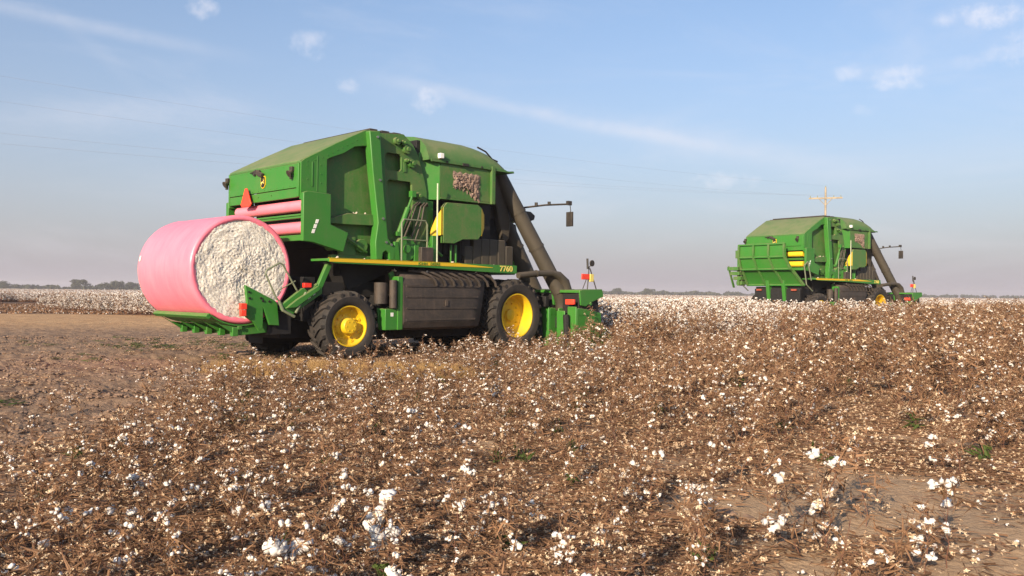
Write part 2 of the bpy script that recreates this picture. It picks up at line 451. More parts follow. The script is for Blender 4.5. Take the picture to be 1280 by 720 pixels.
        split_build(m, 'side_ledge', M['green_dusty'], root, .01)
        m = MB(); ya, yb = sorted((s * 1.42, s * 1.5))
        m.box(-.1, .35, ya, yb, 2.42, 2.85); m.tube([(.5, s * 1.42, 2.65), (.5, s * 1.55, 2.65)], .16, 20); m.tube([(.05, s * 1.6, 2.8), (.6, s * 1.6, 2.5)], .03, 8)
        m.tube([(-.35, s * 1.62, 2.6), (-.35, s * 1.4, 2.6)], .09, 14)
        B(m, 'drive_box', M['green_dusty'], .01)
        m = MB(); ya, yb = sorted((s * 1.56, s * 1.80))
        m.xz([(.50, 5.32), (.80, 5.36), (.92, 4.0), (1.06, 2.85), (1.28, 2.62), (1.28, 2.33), (1.12, 2.33), (1.10, 2.5), (1.0, 2.55), (.92, 2.5), (.90, 2.33), (.72, 2.33), (.70, 2.75), (.77, 3.2), (.60, 4.4)], ya, yb)
        po = B(m, 'side_post', G, .02)
        m = MB(); 
        for (bx, bz) in ((.72, 5.2), (.8, 4.2), (.9, 3.3), (1.0, 2.75), (1.15, 2.7)): m.tube([(bx, s * 1.8, bz), (bx, s * 1.83, bz)], .03, 8)
        split_build(m, 'bolt', M['steel'], po, 0)
        # front builder panel with two windows
        m = MB(); ya, yb = sorted((s * 1.50, s * 1.58))
        def rr(x0, z0, x1, z1, sk=0, c=.06):
            return [(x0 + sk + c, z0), (x1 + sk * .3 - c, z0), (x1 + sk * .3, z0 + c), (x1, z1 - c), (x1 - c, z1), (x0 + c, z1), (x0, z1 - c), (x0 + sk, z0 + c)]
        m.xz([(.80, 5.34), (1.66, 5.42), (1.95, 5.2), (2.10, 4.98), (2.28, 4.5), (2.40, 4.1), (2.42, 2.33), (1.25, 2.33), (1.08, 2.9), (.94, 4.0)], ya, yb,
             holes=[rr(1.12, 4.50, 1.60, 4.92), rr(1.18, 2.95, 1.93, 4.28, .16)])
        for k in range(16): m.tube([(1.15 + .075 * k, s * 1.58, 2.42), (1.15 + .075 * k, s * 1.592, 2.42)], .012, 6)
        for k in range(12): m.tube([(2.12 + .02 * k, s * 1.58, 4.7 - k * .19), (2.12 + .02 * k, s * 1.592, 4.7 - k * .19)], .014, 6)
        m.box(1.2, 2.3, *sorted((s * 1.58, s * 1.592)), 2.84, 2.87)
        bp = B(m, 'builder_panel', M['green_dusty'], .01)
        m = MB(); m.box(1.1, 2.1, *sorted((s * 1.36, s * 1.40)), 2.8, 5.0); B(m, 'window_back', M['green_dusty'], 0, bp)
        m = MB()
        for (bx, bz, r_) in ((1.42, 5.22, .09), (1.72, 5.05, .11), (1.62, 5.2, .07), (1.88, 4.72, .1), (1.72, 4.78, .05), (2.1, 3.95, .09)):
            m.tube([(bx, s * 1.58, bz), (bx, s * 1.68, bz)], r_, 14); m.tube([(bx, s * 1.68, bz), (bx, s * 1.74, bz)], r_ * .5, 8)
        m.xz([(1.66, 4.5), (1.74, 4.5), (1.74, 4.75), (1.66, 4.75)], *sorted((s * 1.58, s * 1.6)))
        split_build(m, 'bearing', M['green_dusty'], bp, .004)
        m = MB(); m.xz([(.95, 5.0), (1.04, 5.0), (1.16, 2.9), (1.08, 2.9)], *sorted((s * 1.58, s * 1.63))); B(m, 'stiffener', G, .006, bp)
        # hydraulic cylinder and hoses
        m = MB(); m.tube([(1.45, s * 1.70, 3.0), (1.72, s * 1.70, 3.62)], .065, 12); m.tube([(1.72, s * 1.70, 3.62), (1.86, s * 1.70, 3.95)], .03, 8); m.box(1.82, 1.94, *sorted((s * 1.6, s * 1.74)), 3.9, 4.05); m.box(1.38, 1.52, *sorted((s * 1.6, s * 1.74)), 2.93, 3.03)
        hc = B(m, 'hydraulic_cylinder', G, 0)
        m = MB()
        for k, dx in enumerate((.0, .1, .3, .42)):
            m.tube([(1.5 + dx, s * 1.72, 2.95 - .05 * k), (1.7 + dx, s * 1.74, 3.35), (1.85 + dx * .8, s * 1.74, 3.68), (2.02 + dx * .7, s * 1.7, 3.78), (2.2 + dx * .5, s * 1.6, 3.72)], .022, 6)
        split_build(m, 'hose', M['duct'], hc, 0)
        # low machinery between deck and panels
        m = MB(); ya = 1.6
        m.tube([(1.62, s * 1.55, 2.62), (1.62, s * 1.78, 2.62)], .30, 24); m.tube([(1.62, s * 1.78, 2.62), (1.62, s * 1.84, 2.62)], .1, 12)
        m.box(1.86, 2.0, *sorted((s * 1.5, s * 1.8)), 2.33, 2.75); m.xz([(1.22, 2.33), (1.42, 2.33), (1.36, 2.78), (1.26, 2.78)], *sorted((s * 1.56, s * 1.8)))
        m.box(2.5, 2.62, *sorted((s * 1.45, s * 1.7)), 2.33, 3.0); m.tube([(2.3, s * 1.6, 2.9), (2.9, s * 1.6, 2.5)], .035, 8); m.tube([(2.45, s * 1.5, 3.6), (2.5, s * 1.6, 2.4)], .03, 8)
        m.tube([(3.2, s * 1.6, 2.8), (3.2, s * 1.6, 2.33)], .03, 8); m.tube([(3.35, s * 1.6, 2.8), (3.35, s * 1.6, 2.33)], .04, 8)
        B(m, 'pump_drive', G, .008)
        m = MB(); m.box(1.98, 2.36, *sorted((s * 1.66, s * 1.92)), 2.33, 2.68); B(m, 'tool_box', M['tank'], .015)
        # column next to the hood, turned a little towards the rear
        m = MB(); P = [(2.18, 5.0), (2.45, 5.18), (2.72, 4.92), (2.72, 3.9), (2.30, 3.9), (2.18, 4.5)]
        vs = [(x, s * (1.34 + (x - 2.18) * .68), z) for x, z in P] + [(x, s * 1.2, z) for x, z in P]; n = len(P)
        m.add(vs, [tuple(range(n)), tuple(range(n, 2 * n))] + [(i, (i + 1) % n, (i + 1) % n + n, i + n) for i in range(n)])
        m.box(2.3, 2.66, *sorted((s * 1.3, s * 1.52)), 2.33, 3.88)
        B(m, 'corner_column', G, .008)
        # side box with the rotary screen
        m = MB(); m.box(2.74, 4.46, *sorted((s * 1.3, s * 1.70)), 3.98, 4.86)
        m.box(4.46, 4.58, *sorted((s * 1.3, s * 1.78)), 3.93, 4.92)
        for k in range(9): m.tube([(4.52, s * 1.78, 4.0 + k * .1), (4.52, s * 1.79, 4.0 + k * .1)], .012, 6)
        m.box(2.74, 4.5, *sorted((s * 1.5, s * 1.715)), 3.93, 3.975)
        sb = B(m, 'screen_box', M['green_dusty'], .012)
        # ragged lint caught on the screen
        if s < 0:
            rnd = random.Random(5)
            m = MB(); nx, nz = 34, 22
            def hh(i, j):
                ex = min(i, nx - i) / 4; ez = min(j, nz - j) / 4
                return .008 + .06 * min(1, ex, ez) * rnd.random()
            vs = []
            for j in range(nz + 1):
                for i in range(nx + 1):
                    X = 3.14 + .95 * i / nx; zb = 4.22 - .3 * sstep(.35, 1, i / nx) + .07 * math.sin(i * 1.3) * rnd.random()
                    Z = zb + (4.66 + .05 * math.sin(i * .9) * rnd.random() - zb) * j / nz
                    vs.append((X + rnd.uniform(-.012, .012), -1.70 - hh(i, j), Z))
            m.add(vs, [(j * (nx + 1) + i, j * (nx + 1) + i + 1, (j + 1) * (nx + 1) + i + 1, (j + 1) * (nx + 1) + i) for j in range(nz) for i in range(nx) if not (rnd.random() < .22 and (j < 6 or i < 2 or i > nx - 4))])
            B(m, 'caught_lint', M['lintdust'], 0, sb, recalc=False, sharp=80)
        # hinged lower door with yellow edges
        m = MB(); ya, yb = sorted((s * 1.72, s * 1.84))
        m.xz([(2.74, 2.82), (2.74, 3.72), (2.86, 3.84), (3.90, 3.86), (4.04, 3.78), (4.04, 3.10), (3.92, 2.96), (3.40, 2.94), (3.1, 2.82)], ya, yb)
        for bx, bz in ((2.82, 2.9), (2.82, 3.3), (2.82, 3.68), (3.2, 3.78), (3.6, 3.78), (3.95, 3.7), (3.95, 3.2), (3.5, 3.02), (3.1, 2.9)): m.tube([(bx, s * 1.84, bz), (bx, s * 1.853, bz)], .016, 6)
        ld = B(m, 'engine_door', M['green_dusty'], .012)
        m = MB(); P = [(4.045, 3.76), (4.17, 3.62), (4.17, 3.27), (4.045, 3.06)]
        vs = [(x, s * (1.84 - (x - 4.04) * .35), z) for x, z in P] + [(x, s * 1.72, z) for x, z in P]
        m.add(vs, [(0, 1, 2, 3), (7, 6, 5, 4), (0, 1, 5, 4), (1, 2, 6, 5), (2, 3, 7, 6), (3, 0, 4, 7)])
        P = [(2.735, 3.72), (2.735, 3.02), (2.5, 2.98), (2.5, 3.12), (2.62, 3.5)]
        vs = [(x, s * (1.83 - (2.74 - x) * .9), z) for x, z in P] + [(x + .02, s * (1.79 - (2.74 - x) * .9), z) for x, z in P]
        m.add(vs, [tuple(range(5)), (9, 8, 7, 6, 5)] + [(i, (i + 1) % 5, (i + 1) % 5 + 5, i + 5) for i in range(5)])
        split_build(m, 'yellow_edge', M['yellow'], ld, 0)
        # ribbed black inlet shroud low down
        m = MB()
        for k in range(6):
            x0 = 3.75 + k * .30; zt = 3.02 if k > 0 else 2.8
            if k > 4: zt = 2.86
            m.box(x0, x0 + .285, *sorted((s * 1.30, s * 1.52)), 2.32, zt)
        B(m, 'inlet_shroud', M['duct'], .03)
        # deck, side beam, yellow stripe
        m = MB(); m.box(-.66, 5.3, *sorted((s * 1.2, s * 1.9)), 2.26, 2.315); m.xz([(-.66, 2.24), (-.66, 2.32), (5.24, 2.32), (5.24, 2.10), (4.0, 2.12), (2.2, 2.18), (.5, 2.20), (-.5, 2.21)], *sorted((s * 1.90, s * 1.96)))
        dk = B(m, 'side_deck', G, .006)
        m = MB(); m.xz([(-.65, 2.24), (-.65, 2.312), (3.2, 2.312), (4.34, 2.245), (4.34, 2.235), (3.2, 2.232)], *sorted((s * 1.961, s * 1.968))); m.box(-.66, 3.2, *sorted((s * 1.90, s * 1.965)), 2.321, 2.327)
        B(m, 'yellow_stripe', M['yellow'], 0, dk)
        rz = 0 if s < 0 else math.pi
        text_obj('7760', .21, M['lettering'], dk, (4.83 if s < 0 else 4.83, s * 1.968, 2.215), (R(90), 0, rz), 1.15)
        text_obj('JOHN', .085, M['decalgreen'], dk, (2.2 + s * .22, s * 1.972, 2.272), (R(90), 0, rz), 1.3); text_obj('DEERE', .085, M['decalgreen'], dk, (2.2 - s * .17, s * 1.972, 2.272), (R(90), 0, rz), 1.3)
        # deck rail and tall grab pole
        m = MB(); y = s * 1.88
        m.tube([(1.40, y, 2.32), (1.40, y, 3.24), (1.46, y, 3.32), (2.12, y, 3.32), (2.18, y, 3.24), (2.18, y, 2.32)], .022, 8); m.tube([(1.40, y, 2.84), (2.18, y, 2.84)], .016, 6)
        B(m, 'deck_rail', M['greysteel'], 0)
        m = MB(); m.tube([(2.5, y, 2.32), (2.5, y, 4.28)], .02, 8); B(m, 'grab_pole', M['palepole'], 0)
        # tank
        m = MB()
        prof = [(1.30, .72), (1.72, .66), (1.90, .72), (1.955, .86), (1.955, 1.72), (1.90, 1.90), (1.78, 2.02), (1.55, 2.08), (1.2, 2.08)]
        xs = [(1.42, .0), (1.44, .0), (3.55, .0), (3.85, .06), (4.0, .14)]
        vs = []
        for x, d in xs:
            for (yy, zz) in prof:
                xo = x + (zz - .7) * (.18 if x > 3.5 else 0)
                vs.append((xo, s * (yy - d * (1 if yy > 1.5 else 0)), zz))
        k = len(prof)
        m.add(vs, [(a * k + i, a * k + (i + 1) % k, (a + 1) * k + (i + 1) % k, (a + 1) * k + i) for a in range(len(xs) - 1) for i in range(k)] + [tuple(range(k)), tuple((len(xs) - 1) * k + i for i in range(k))])
        tk = B(m, 'fuel_tank', M['tank'], .0, sharp=20)
        m = MB()
        for zz in (.90, 1.18, 1.46, 1.72):
            m.box(1.5, 3.68 + (zz - .7) * .18, *sorted((s * 1.95, s * 1.972)), zz - .012, zz + .03)
        m.box(2.72, 2.80, *sorted((s * 1.955, s * 1.98)), 1.24, 1.38)
        for q in range(8):
            x0 = 1.75 + q * .29
            m.tube([(x0, s * 1.70, 2.10), (x0 + .28, s * 1.84, 2.08), (x0 + .52, s * 1.93, 1.98), (x0 + .64, s * 1.965, 1.86), (x0 + .68, s * 1.97, 1.74)], .035, 6)
        B(m, 'tank_rib', M['tank'], .0, tk)
        m = MB(); m.tube([(1.15, s * 1.90, 1.20), (1.15, s * 1.90, 1.86)], .09, 18); m.tube([(.92, s * 1.72, 1.3), (.92, s * 1.72, 1.8)], .16, 18)
        B(m, 'air_tank', M['tank'], .0)
        m = MB(); m.xz([(.92, .70), (.88, 1.2), (1.12, 1.18), (1.26, 1.25), (1.26, 1.9), (1.2, 2.02), (1.32, 2.1), (1.42, 1.9), (1.42, .66)], *sorted((s * 1.6, s * 1.66)))
        m.box(1.27, 1.415, *sorted((s * 1.62, s * 1.93)), .68, 1.95); m.box(.93, 1.40, *sorted((s * 1.62, s * 1.9)), .68, 1.18)
        br = B(m, 'tank_bracket', G, .01)
        m = MB(); m.box(1.08, 1.16, *sorted((s * 1.901, s * 1.906)), 1.0, 1.09); split_build(m, 'warning_decal', M['white'], br, 0)
        rl = random.Random(21 + s)
        for (lx, ly, lz) in ((-.4, 1.93, 2.33), (.35, 1.86, 2.33), (1.1, 1.75, 2.33), (2.25, 1.8, 2.70), (3.1, 1.8, 2.33), (3.8, 1.9, 2.10), (2.2, 1.85, 2.08), (.3, 1.52, 3.41), (.6, 1.55, 3.41), (1.35, 1.64, 2.1), (4.6, 1.7, 2.33), (6.9, 2.8, 1.19)):
            m = MB(); lint(m, (lx, s * ly, lz + .01), rl.uniform(.025, .055), rl); m.m = [0] * len(m.f); split_build(m, 'caught_lint', M['dirtylint'], root, 0, sharp=180)
        # white marker light on the column
        m = MB(); m.box(2.62, 2.74, *sorted((s * 1.72, s * 1.84)), 4.93, 5.06); B(m, 'side_lamp', M['white'], .01)
        m = MB(); m.box(2.64, 2.72, *sorted((s * 1.4, s * 1.75)), 4.84, 4.93); m.box(2.5, 2.8, *sorted((s * 1.66, s * 1.74)), 4.86, 4.92); B(m, 'lamp_bracket', M['black'], .01)
    # ---- hood of the accumulator
    m = MB()
    st = [(2.32, 1.0, 0), (3.4, 1.0, 0), (3.95, .985, 0), (4.3, .93, 0), (4.6, .80, 0), (4.82, .60, 0), (4.95, .38, 0), (5.02, .16, 0), (5.04, .0, 0)]
    base = [(-1.74, 0), (-1.74, .08), (-1.62, .34), (-1.42, .52), (-1.15, .63), (-.8, .68), (0, .70)]
    prof = base + [(-y, z) for y, z in base[-2::-1]]
    vs = []
    for x, h, _ in st:
        for y, z in prof: vs.append((x, y * (1 if z else 1), 4.87 + z * h * 1.0))
    k = len(prof)
    m.add(vs, [(a * k + i, a * k + i + 1, (a + 1) * k + i + 1, (a + 1) * k + i) for a in range(len(st) - 1) for i in range(k - 1)] + [tuple(range(k))])
    m.box(4.4, 5.3, -1.76, 1.76, 4.83, 4.865); m.box(2.4, 4.6, -1.76, -1.70, 4.84, 4.90); m.box(2.4, 4.6, 1.70, 1.76, 4.84, 4.90)
    m.xz([(5.04, 4.86), (5.34, 4.90), (5.34, 4.87), (5.1, 4.80)], -1.7, 1.7)
    hd = B(m, 'accumulator_hood', M['roof'], .0, sharp=40)
    m = MB(); m.tube([(4.45, -1.2, 5.50), (4.75, -1.2, 5.42), (5.0, -1.2, 5.24), (5.2, -1.2, 5.2)], .025, 6); m.tube([(5.2, -1.2, 5.2), (5.2, 1.2, 5.2)], .025, 6)
    for k in range(6): m.box(4.55 + .01 * k, 4.62, -1.4 + k * .5, -1.36 + k * .5, 4.78, 4.86)
    B(m, 'hood_rail', M['black'], 0, hd)
    m = MB(); m.box(2.2, 2.5, -1.4, 1.4, 4.7, 5.38); m.box(2.25, 4.9, -1.2, 1.2, 4.6, 4.85); B(m, 'accumulator_frame', M['dullblack'], .01)
    m = MB()
    for xx in (2.9, 3.5, 4.1): m.tube([(xx, -1.75, 4.87), (xx, -1.77, 4.87)], .03, 8)
    m.box(3.42, 3.62, -1.79, -1.74, 4.83, 4.90); B(m, 'hood_latch', M['black'], 0, hd)
    # ---- cab
    m = MB(); m.box(5.15, 6.3, -.85, .85, 2.1, 2.5); m.box(5.1, 6.15, -.9, .9, 3.55, 3.7)
    cab = B(m, 'cab', G, .02)
    m = MB(); m.xz([(5.2, 2.5), (6.3, 2.5), (6.5, 3.0), (6.35, 3.56), (5.2, 3.56)], -.82, .82); B(m, 'cab_glass', M['glass'], .04, cab)
    m = MB(); m.xz([(4.95, 3.6), (6.7, 3.64), (6.95, 3.72), (6.98, 3.85), (6.8, 3.95), (5.0, 3.97)], -.98, .98); B(m, 'cab_roof', M['black'], .03, cab)
    # mirror boom
    m = MB(); m.tube([(6.1, -1.0, 3.98), (6.9, -1.45, 4.12), (7.5, -1.8, 4.17)], .028, 8)
    m.tube([(7.0, -1.5, 4.13), (7.0, -1.5, 4.22)], .05, 8); m.tube([(6.65, -1.32, 4.08), (6.65, -1.32, 4.18)], .05, 8); m.box(7.44, 7.6, -1.85, -1.76, 4.14, 4.26)
    bm_ = B(m, 'mirror_boom', M['black'], 0)
    m = MB(); m.tube([(7.55, -1.82, 4.15), (7.57, -1.83, 3.98), (7.5, -1.84, 3.9)], .014, 6); m.box(7.47, 7.53, -1.97, -1.74, 3.52, 3.94); B(m, 'mirror', M['black'], .01, bm_)
    # ---- air ducts from the picking units up into the accumulator
    def duct(y0, y1, r0=.215):
        m = MB(); A = Vector((5.32, y0, 4.95)); Bv = Vector((6.92, y1, 1.62)); pts = []; rs = []
        for k in range(10):
            t = k / 9; pts.append(A.lerp(Bv, t)); rs.append(r0 * (1 + .02 * (k % 2)))
        m.tube(pts, rs, 14)
        for t in (.33, .62):
            p = A.lerp(Bv, t); q = A.lerp(Bv, t + .016); m.tube([p, q], r0 * 1.09, 14)
        m.tube([Bv, Bv + Vector((.1, 0, -.22)), Bv + Vector((.12, 0, -.5))], [r0, r0 * .95, r0 * .85], 14)
        return B(m, 'air_duct', M['duct'], 0, sharp=50)
    duct(-1.05, -2.0); duct(-.45, -1.0, .25); duct(.45, 1.0, .25); duct(1.05, 2.0)
    m = MB(); m.xz([(4.9, 4.2), (5.35, 4.0), (5.75, 3.1), (5.85, 2.35), (5.1, 2.35), (4.9, 3.0)], -.95, .95); B(m, 'duct_fan_housing', M['dullblack'], .05)
    m = MB(); m.xz([(4.95, 4.85), (5.3, 4.85), (5.75, 3.6), (5.7, 3.1), (5.5, 2.9)], -1.2, -.98); B(m, 'duct_shield', M['duct'], .04)
    for s in (-1, 1):
        m = MB(); m.tube([(5.2, s * 2.05, 2.05), (5.9, s * 2.08, 2.12), (6.45, s * 2.1, 2.14), (6.75, s * 2.12, 2.08), (6.98, s * 2.13, 1.9), (7.08, s * 2.12, 1.65), (7.08, s * 2.1, 1.35)], [.085, .085, .09, .12, .15, .17, .17], 12)
        m.tube([(5.85, s * 2.08, 2.11), (5.9, s * 2.08, 2.12)], .1, 12)
        B(m, 'blower_pipe', M['duct'], 0, sharp=50)
    # ---- wheels
    w = wheel(root, 0, -1.55, .81, .50, .47, True, -1, 20); wheel_copy(w, 0, 1.55, 1)
    w = wheel(root, 5.32, -1.66, .99, .50, .595, False, -1, 24); wheel_copy(w, 5.32, -1.02, -1); wheel_copy(w, 5.32, 1.66, 1); wheel_copy(w, 5.32, 1.02, 1)
    # ---- picking header: six units on a tool bar
    m = MB(); m.box(6.9, 7.15, -2.8, 2.8, .6, .9); m.box(5.6, 6.3, -.4, .4, .8, 1.2); m.box(6.45, 6.6, -1.9, 1.9, 1.2, 1.5); m.box(5.6, 7.0, -.3, .3, .7, .9); B(m, 'tool_bar', M['dullblack'], .02)
    def unit(y):
        u = MB(); w_ = .36
        u.xz([(6.66, .12), (6.66, 1.16), (6.74, 1.18), (7.15, 1.14), (7.7, 1.04), (7.74, .2), (7.4, .08)], y - w_, y - w_ + .05)
        u.xz([(6.66, .12), (6.66, 1.16), (6.74, 1.18), (7.15, 1.14), (7.7, 1.04), (7.74, .2), (7.4, .08)], y + w_ - .05, y + w_)
        u.box(6.62, 6.66, y - w_, y - .04, .1, 1.22); u.box(6.62, 6.66, y + .06, y + w_, .25, 1.1)
        u.box(6.7, 7.7, y - w_, y + w_, .95, 1.0)
        o = B(u, 'picking_unit', G, .015)
        h = MB(); h.xz([(6.80, 1.26), (6.74, 1.66), (6.86, 1.69), (7.72, 1.70), (7.78, 1.50), (7.25, 1.34), (7.0, 1.22)], y - w_ - .02, y - w_ + .03)
        h.xz([(6.74, 1.60), (6.74, 1.68), (7.72, 1.71), (7.72, 1.62)], y - w_ - .01, y + w_)
        h.tube([(7.2, y - w_ - .02, 1.3), (7.2, y - w_ - .05, 1.3)], .05, 10)
        B(h, 'unit_hood', G, .012, o)
        h = MB(); h.xz([(6.8, .95), (6.8, 1.58), (7.6, 1.6), (7.7, 1.0)], y - w_ + .06, y + w_ - .06); h.tube([(6.5, y - .1, 1.0), (6.55, y - .1, .3)], .09, 10); B(h, 'spindle_drum', M['dullblack'], .02, o)
        h = MB(); nz = [(7.7, .15), (7.74, .75), (8.3, .22), (8.55, .06), (7.7, .04)]
        h.xz(nz, y - w_ - .02, y - w_ + .1); h.xz(nz, y + w_ - .1, y + w_ + .02); B(h, 'crop_divider', G, .03, o)
        return o
    U = [unit(-2.53 + 1.012 * k) for k in range(6)]
    m = MB(); m.box(6.55, 6.62, -2.86, -2.55, 1.28, 1.42); B(m, 'reflector', M['orange'], .01)
    for s in (-1, 1):
        y = s * 2.5
        m = MB(); m.tube([(7.55, y, 1.7), (7.62, y, 2.35)], .016, 6); m.tube([(7.95, y, 1.7), (7.66, y, 2.3)], .016, 6); m.tube([(7.35, y, 1.72), (7.62, y, 2.2)], .012, 6)
        mp = B(m, 'marker_stand', M['black'], 0)
        m = MB(); m.box(7.3, 7.62, y - .02, y + .02, 1.98, 2.14); B(m, 'warning_flag', M['orange'], .01, mp)
        m = MB(); m.box(7.64, 7.8, y - .03, y + .03, 1.92, 2.14); B(m, 'amber_lamp', M['lettering'], .01, mp)
        m = MB(); m.tube([(7.56, y, 2.28), (7.54, y, 2.58)], .03, 6); m.tube([(7.75, y - .02, 2.45), (7.75, y + .02, 2.45)], .09, 14); m.tube([(7.62, y, 2.33), (7.75, y, 2.45)], .015, 6); B(m, 'round_mirror', M['black'], 0, mp)
    return root

def handler_down(root):
    G = M['green']
    c = Vector((-2.36, 0, 2.03)); rad = 1.175
    m = MB(); ang = [R(a) for a in range(-152, -36, 6)]
    outer = [(c.x + (rad + .035) * math.cos(a), c.z + (rad + .035) * math.sin(a)) for a in ang]
    inner = [(c.x + rad * math.cos(a), c.z + rad * math.sin(a)) for a in ang][::-1]
    ang2 = ang[2:]
    m = MB()
    o_ = [(c.x + (rad + .03) * math.cos(a), c.z + (rad + .03) * math.sin(a)) for a in ang]; i_ = [(c.x + rad * math.cos(a), c.z + rad * math.sin(a)) for a in ang]
    ang = [R(a) for a in range(-128, -44, 6)]; o_ = [(c.x + (rad + .03) * math.cos(a), c.z + (rad + .03) * math.sin(a)) for a in ang]; i_ = [(c.x + rad * math.cos(a), c.z + rad * math.sin(a)) for a in ang]
    for (ya, yb) in ((-1.26, 1.36),):
        vs = []
        for a in range(len(ang)):
            vs += [(o_[a][0], ya, o_[a][1]), (o_[a][0], yb, o_[a][1]), (i_[a][0], yb, i_[a][1]), (i_[a][0], ya, i_[a][1])]
        m.add(vs, [(a * 4 + j, a * 4 + (j + 1) % 4, (a + 1) * 4 + (j + 1) % 4, (a + 1) * 4 + j) for a in range(len(ang) - 1) for j in range(4)] + [(0, 1, 2, 3), tuple(4 * len(ang) - 4 + j for j in range(4))])
    pan = m.build('module_cradle', G, root, .0)
    m = MB()
    for t in (R(-127), R(-92), R(-50)):
        x, z = c.x + (rad + .07) * math.cos(t), c.z + (rad + .07) * math.sin(t)
        m.obox((x, .05, z), (.1, 2.66, .07), Matrix.Rotation(-(t + math.pi / 2), 3, 'Y'))
    m.build('cross_rail', G, pan, .008)
    for y in (1.25, .62, 0, -.62, -1.2):
        m = MB(); m.xz([(-3.06, 1.0), (-2.8, .86), (-2.36, .80), (-1.9, .86), (-1.5, 1.08), (-1.42, .92), (-1.6, .68), (-2.45, .62)], y - .02, y + .02); m.box(-2.56, -2.44, y - .06, y + .06, .61, .80)
        m.build('cradle_rib', G, pan, .006)
    # near and far side plates, arms, rails
    for s in (-1, 1):
        y = -1.36 if s < 0 else 1.46
        m = MB(); m.xz([(-2.36, 1.70), (-1.66, 1.37), (-1.60, 1.29), (-1.55, .82), (-1.78, .84), (-1.94, 1.22), (-1.94, .79), (-2.03, .72), (-2.15, .9), (-2.33, 1.02), (-2.31, 1.35)], y - .04, y + .04)
        sp = m.build('cradle_side', G, root, .01)
        m = MB()
        for (bx, bz) in ((-2.28, 1.55), (-2.26, 1.42), (-2.0, 1.42), (-1.95, 1.36), (-1.8, 1.35)): m.tube([(bx, y - .04 if s < 0 else y + .04, bz), (bx, y + s * .06, bz)], .025, 8)
        split_build(m, 'bolt', M['dullblack'], sp)
        y = s * 1.55
        m = MB(); m.xz([(-1.62, 1.27), (-1.30, 1.50), (-1.11, 1.64), (-1.05, 1.65), (-.96, 1.56), (-.72, 1.76), (-.60, 1.72), (-.60, 1.53), (-1.35, 1.06), (-1.59, 1.16)], y - .05, y + .05)
        m.xz([(-.72, 1.70), (-.60, 1.66), (-.34, 2.20), (-.46, 2.24)], y - .06, y + .06); 
        m.xz([(-1.55, 1.20), (-1.28, 1.40), (-.75, 1.70), (-.7, 1.62), (-1.3, 1.22)], y - .14, y - .05) if s < 0 else m.xz([(-1.55, 1.20), (-1.28, 1.40), (-.75, 1.70), (-.7, 1.62), (-1.3, 1.22)], y + .05, y + .14)
        ar = m.build('lift_arm', G, root, .012)
        m = MB(); 
        for k in range(2): m.xz([(-.96 + .12 * k, 1.40 + .075 * k), (-.90 + .12 * k, 1.44 + .075 * k), (-.90 + .12 * k, 1.52 + .075 * k), (-.96 + .12 * k, 1.48 + .075 * k)], *sorted((y + s * .051, y + s * .057)))
        split_build(m, 'warning_decal', M['white'], ar)
        m = MB(); m.tube([(-1.66, y + s * .02, 1.36), (-1.58, y + s * .05, 1.16), (-1.3, y + s * .05, 1.02)], .035, 10)
        m.tube([(-1.3, y + s * .1, 1.1), (-1.05, y + s * .1, 1.55)], .03, 8)
        m.build('pivot_link', M['greysteel'], ar)
        m = MB(); yy = y + s * .02
        m.tube([(-1.71, yy, 1.38), (-1.99, yy, 1.95), (-1.96, yy, 2.02), (-1.66, yy, 2.18), (-1.58, yy, 2.15), (-1.23, yy, 1.6)], .02, 8); m.tube([(-1.66, yy, 1.60), (-1.27, yy, 1.80)], .014, 6); m.tube([(-1.62, yy, 1.30), (-1.71, yy, 1.42)], .02, 6)
        m.build('guard_rail', M['greysteel'], ar)
        m = MB(); yq = (-1.44 if s < 0 else 1.54)
        m.box(-2.50, -2.36, yq - .05, yq + .05, 1.18, 1.31); m.box(-2.49, -2.37, yq - .045, yq + .045, 1.04, 1.17); m.build('reflector', M['orange'], root, .008)
        m = MB(); m.box(-1.06, -.88, y + s * .01 - .05, y + s * .01 + .05, 1.66, 1.76); m.build('reflector', M['red'], root, .008)
    m = MB(); m.box(-1.75, -1.2, -1.3, 1.3, .62, 1.12); m.box(-1.0, -.7, -1.2, 1.2, 1.1, 1.6); m.tube([(-1.3, -.6, 1.1), (-.4, -.6, 1.5)], .06); m.tube([(-1.3, .6, 1.1), (-.4, .6, 1.5)], .06)
    m.build('lift_frame', M['dullblack'], root, .01)

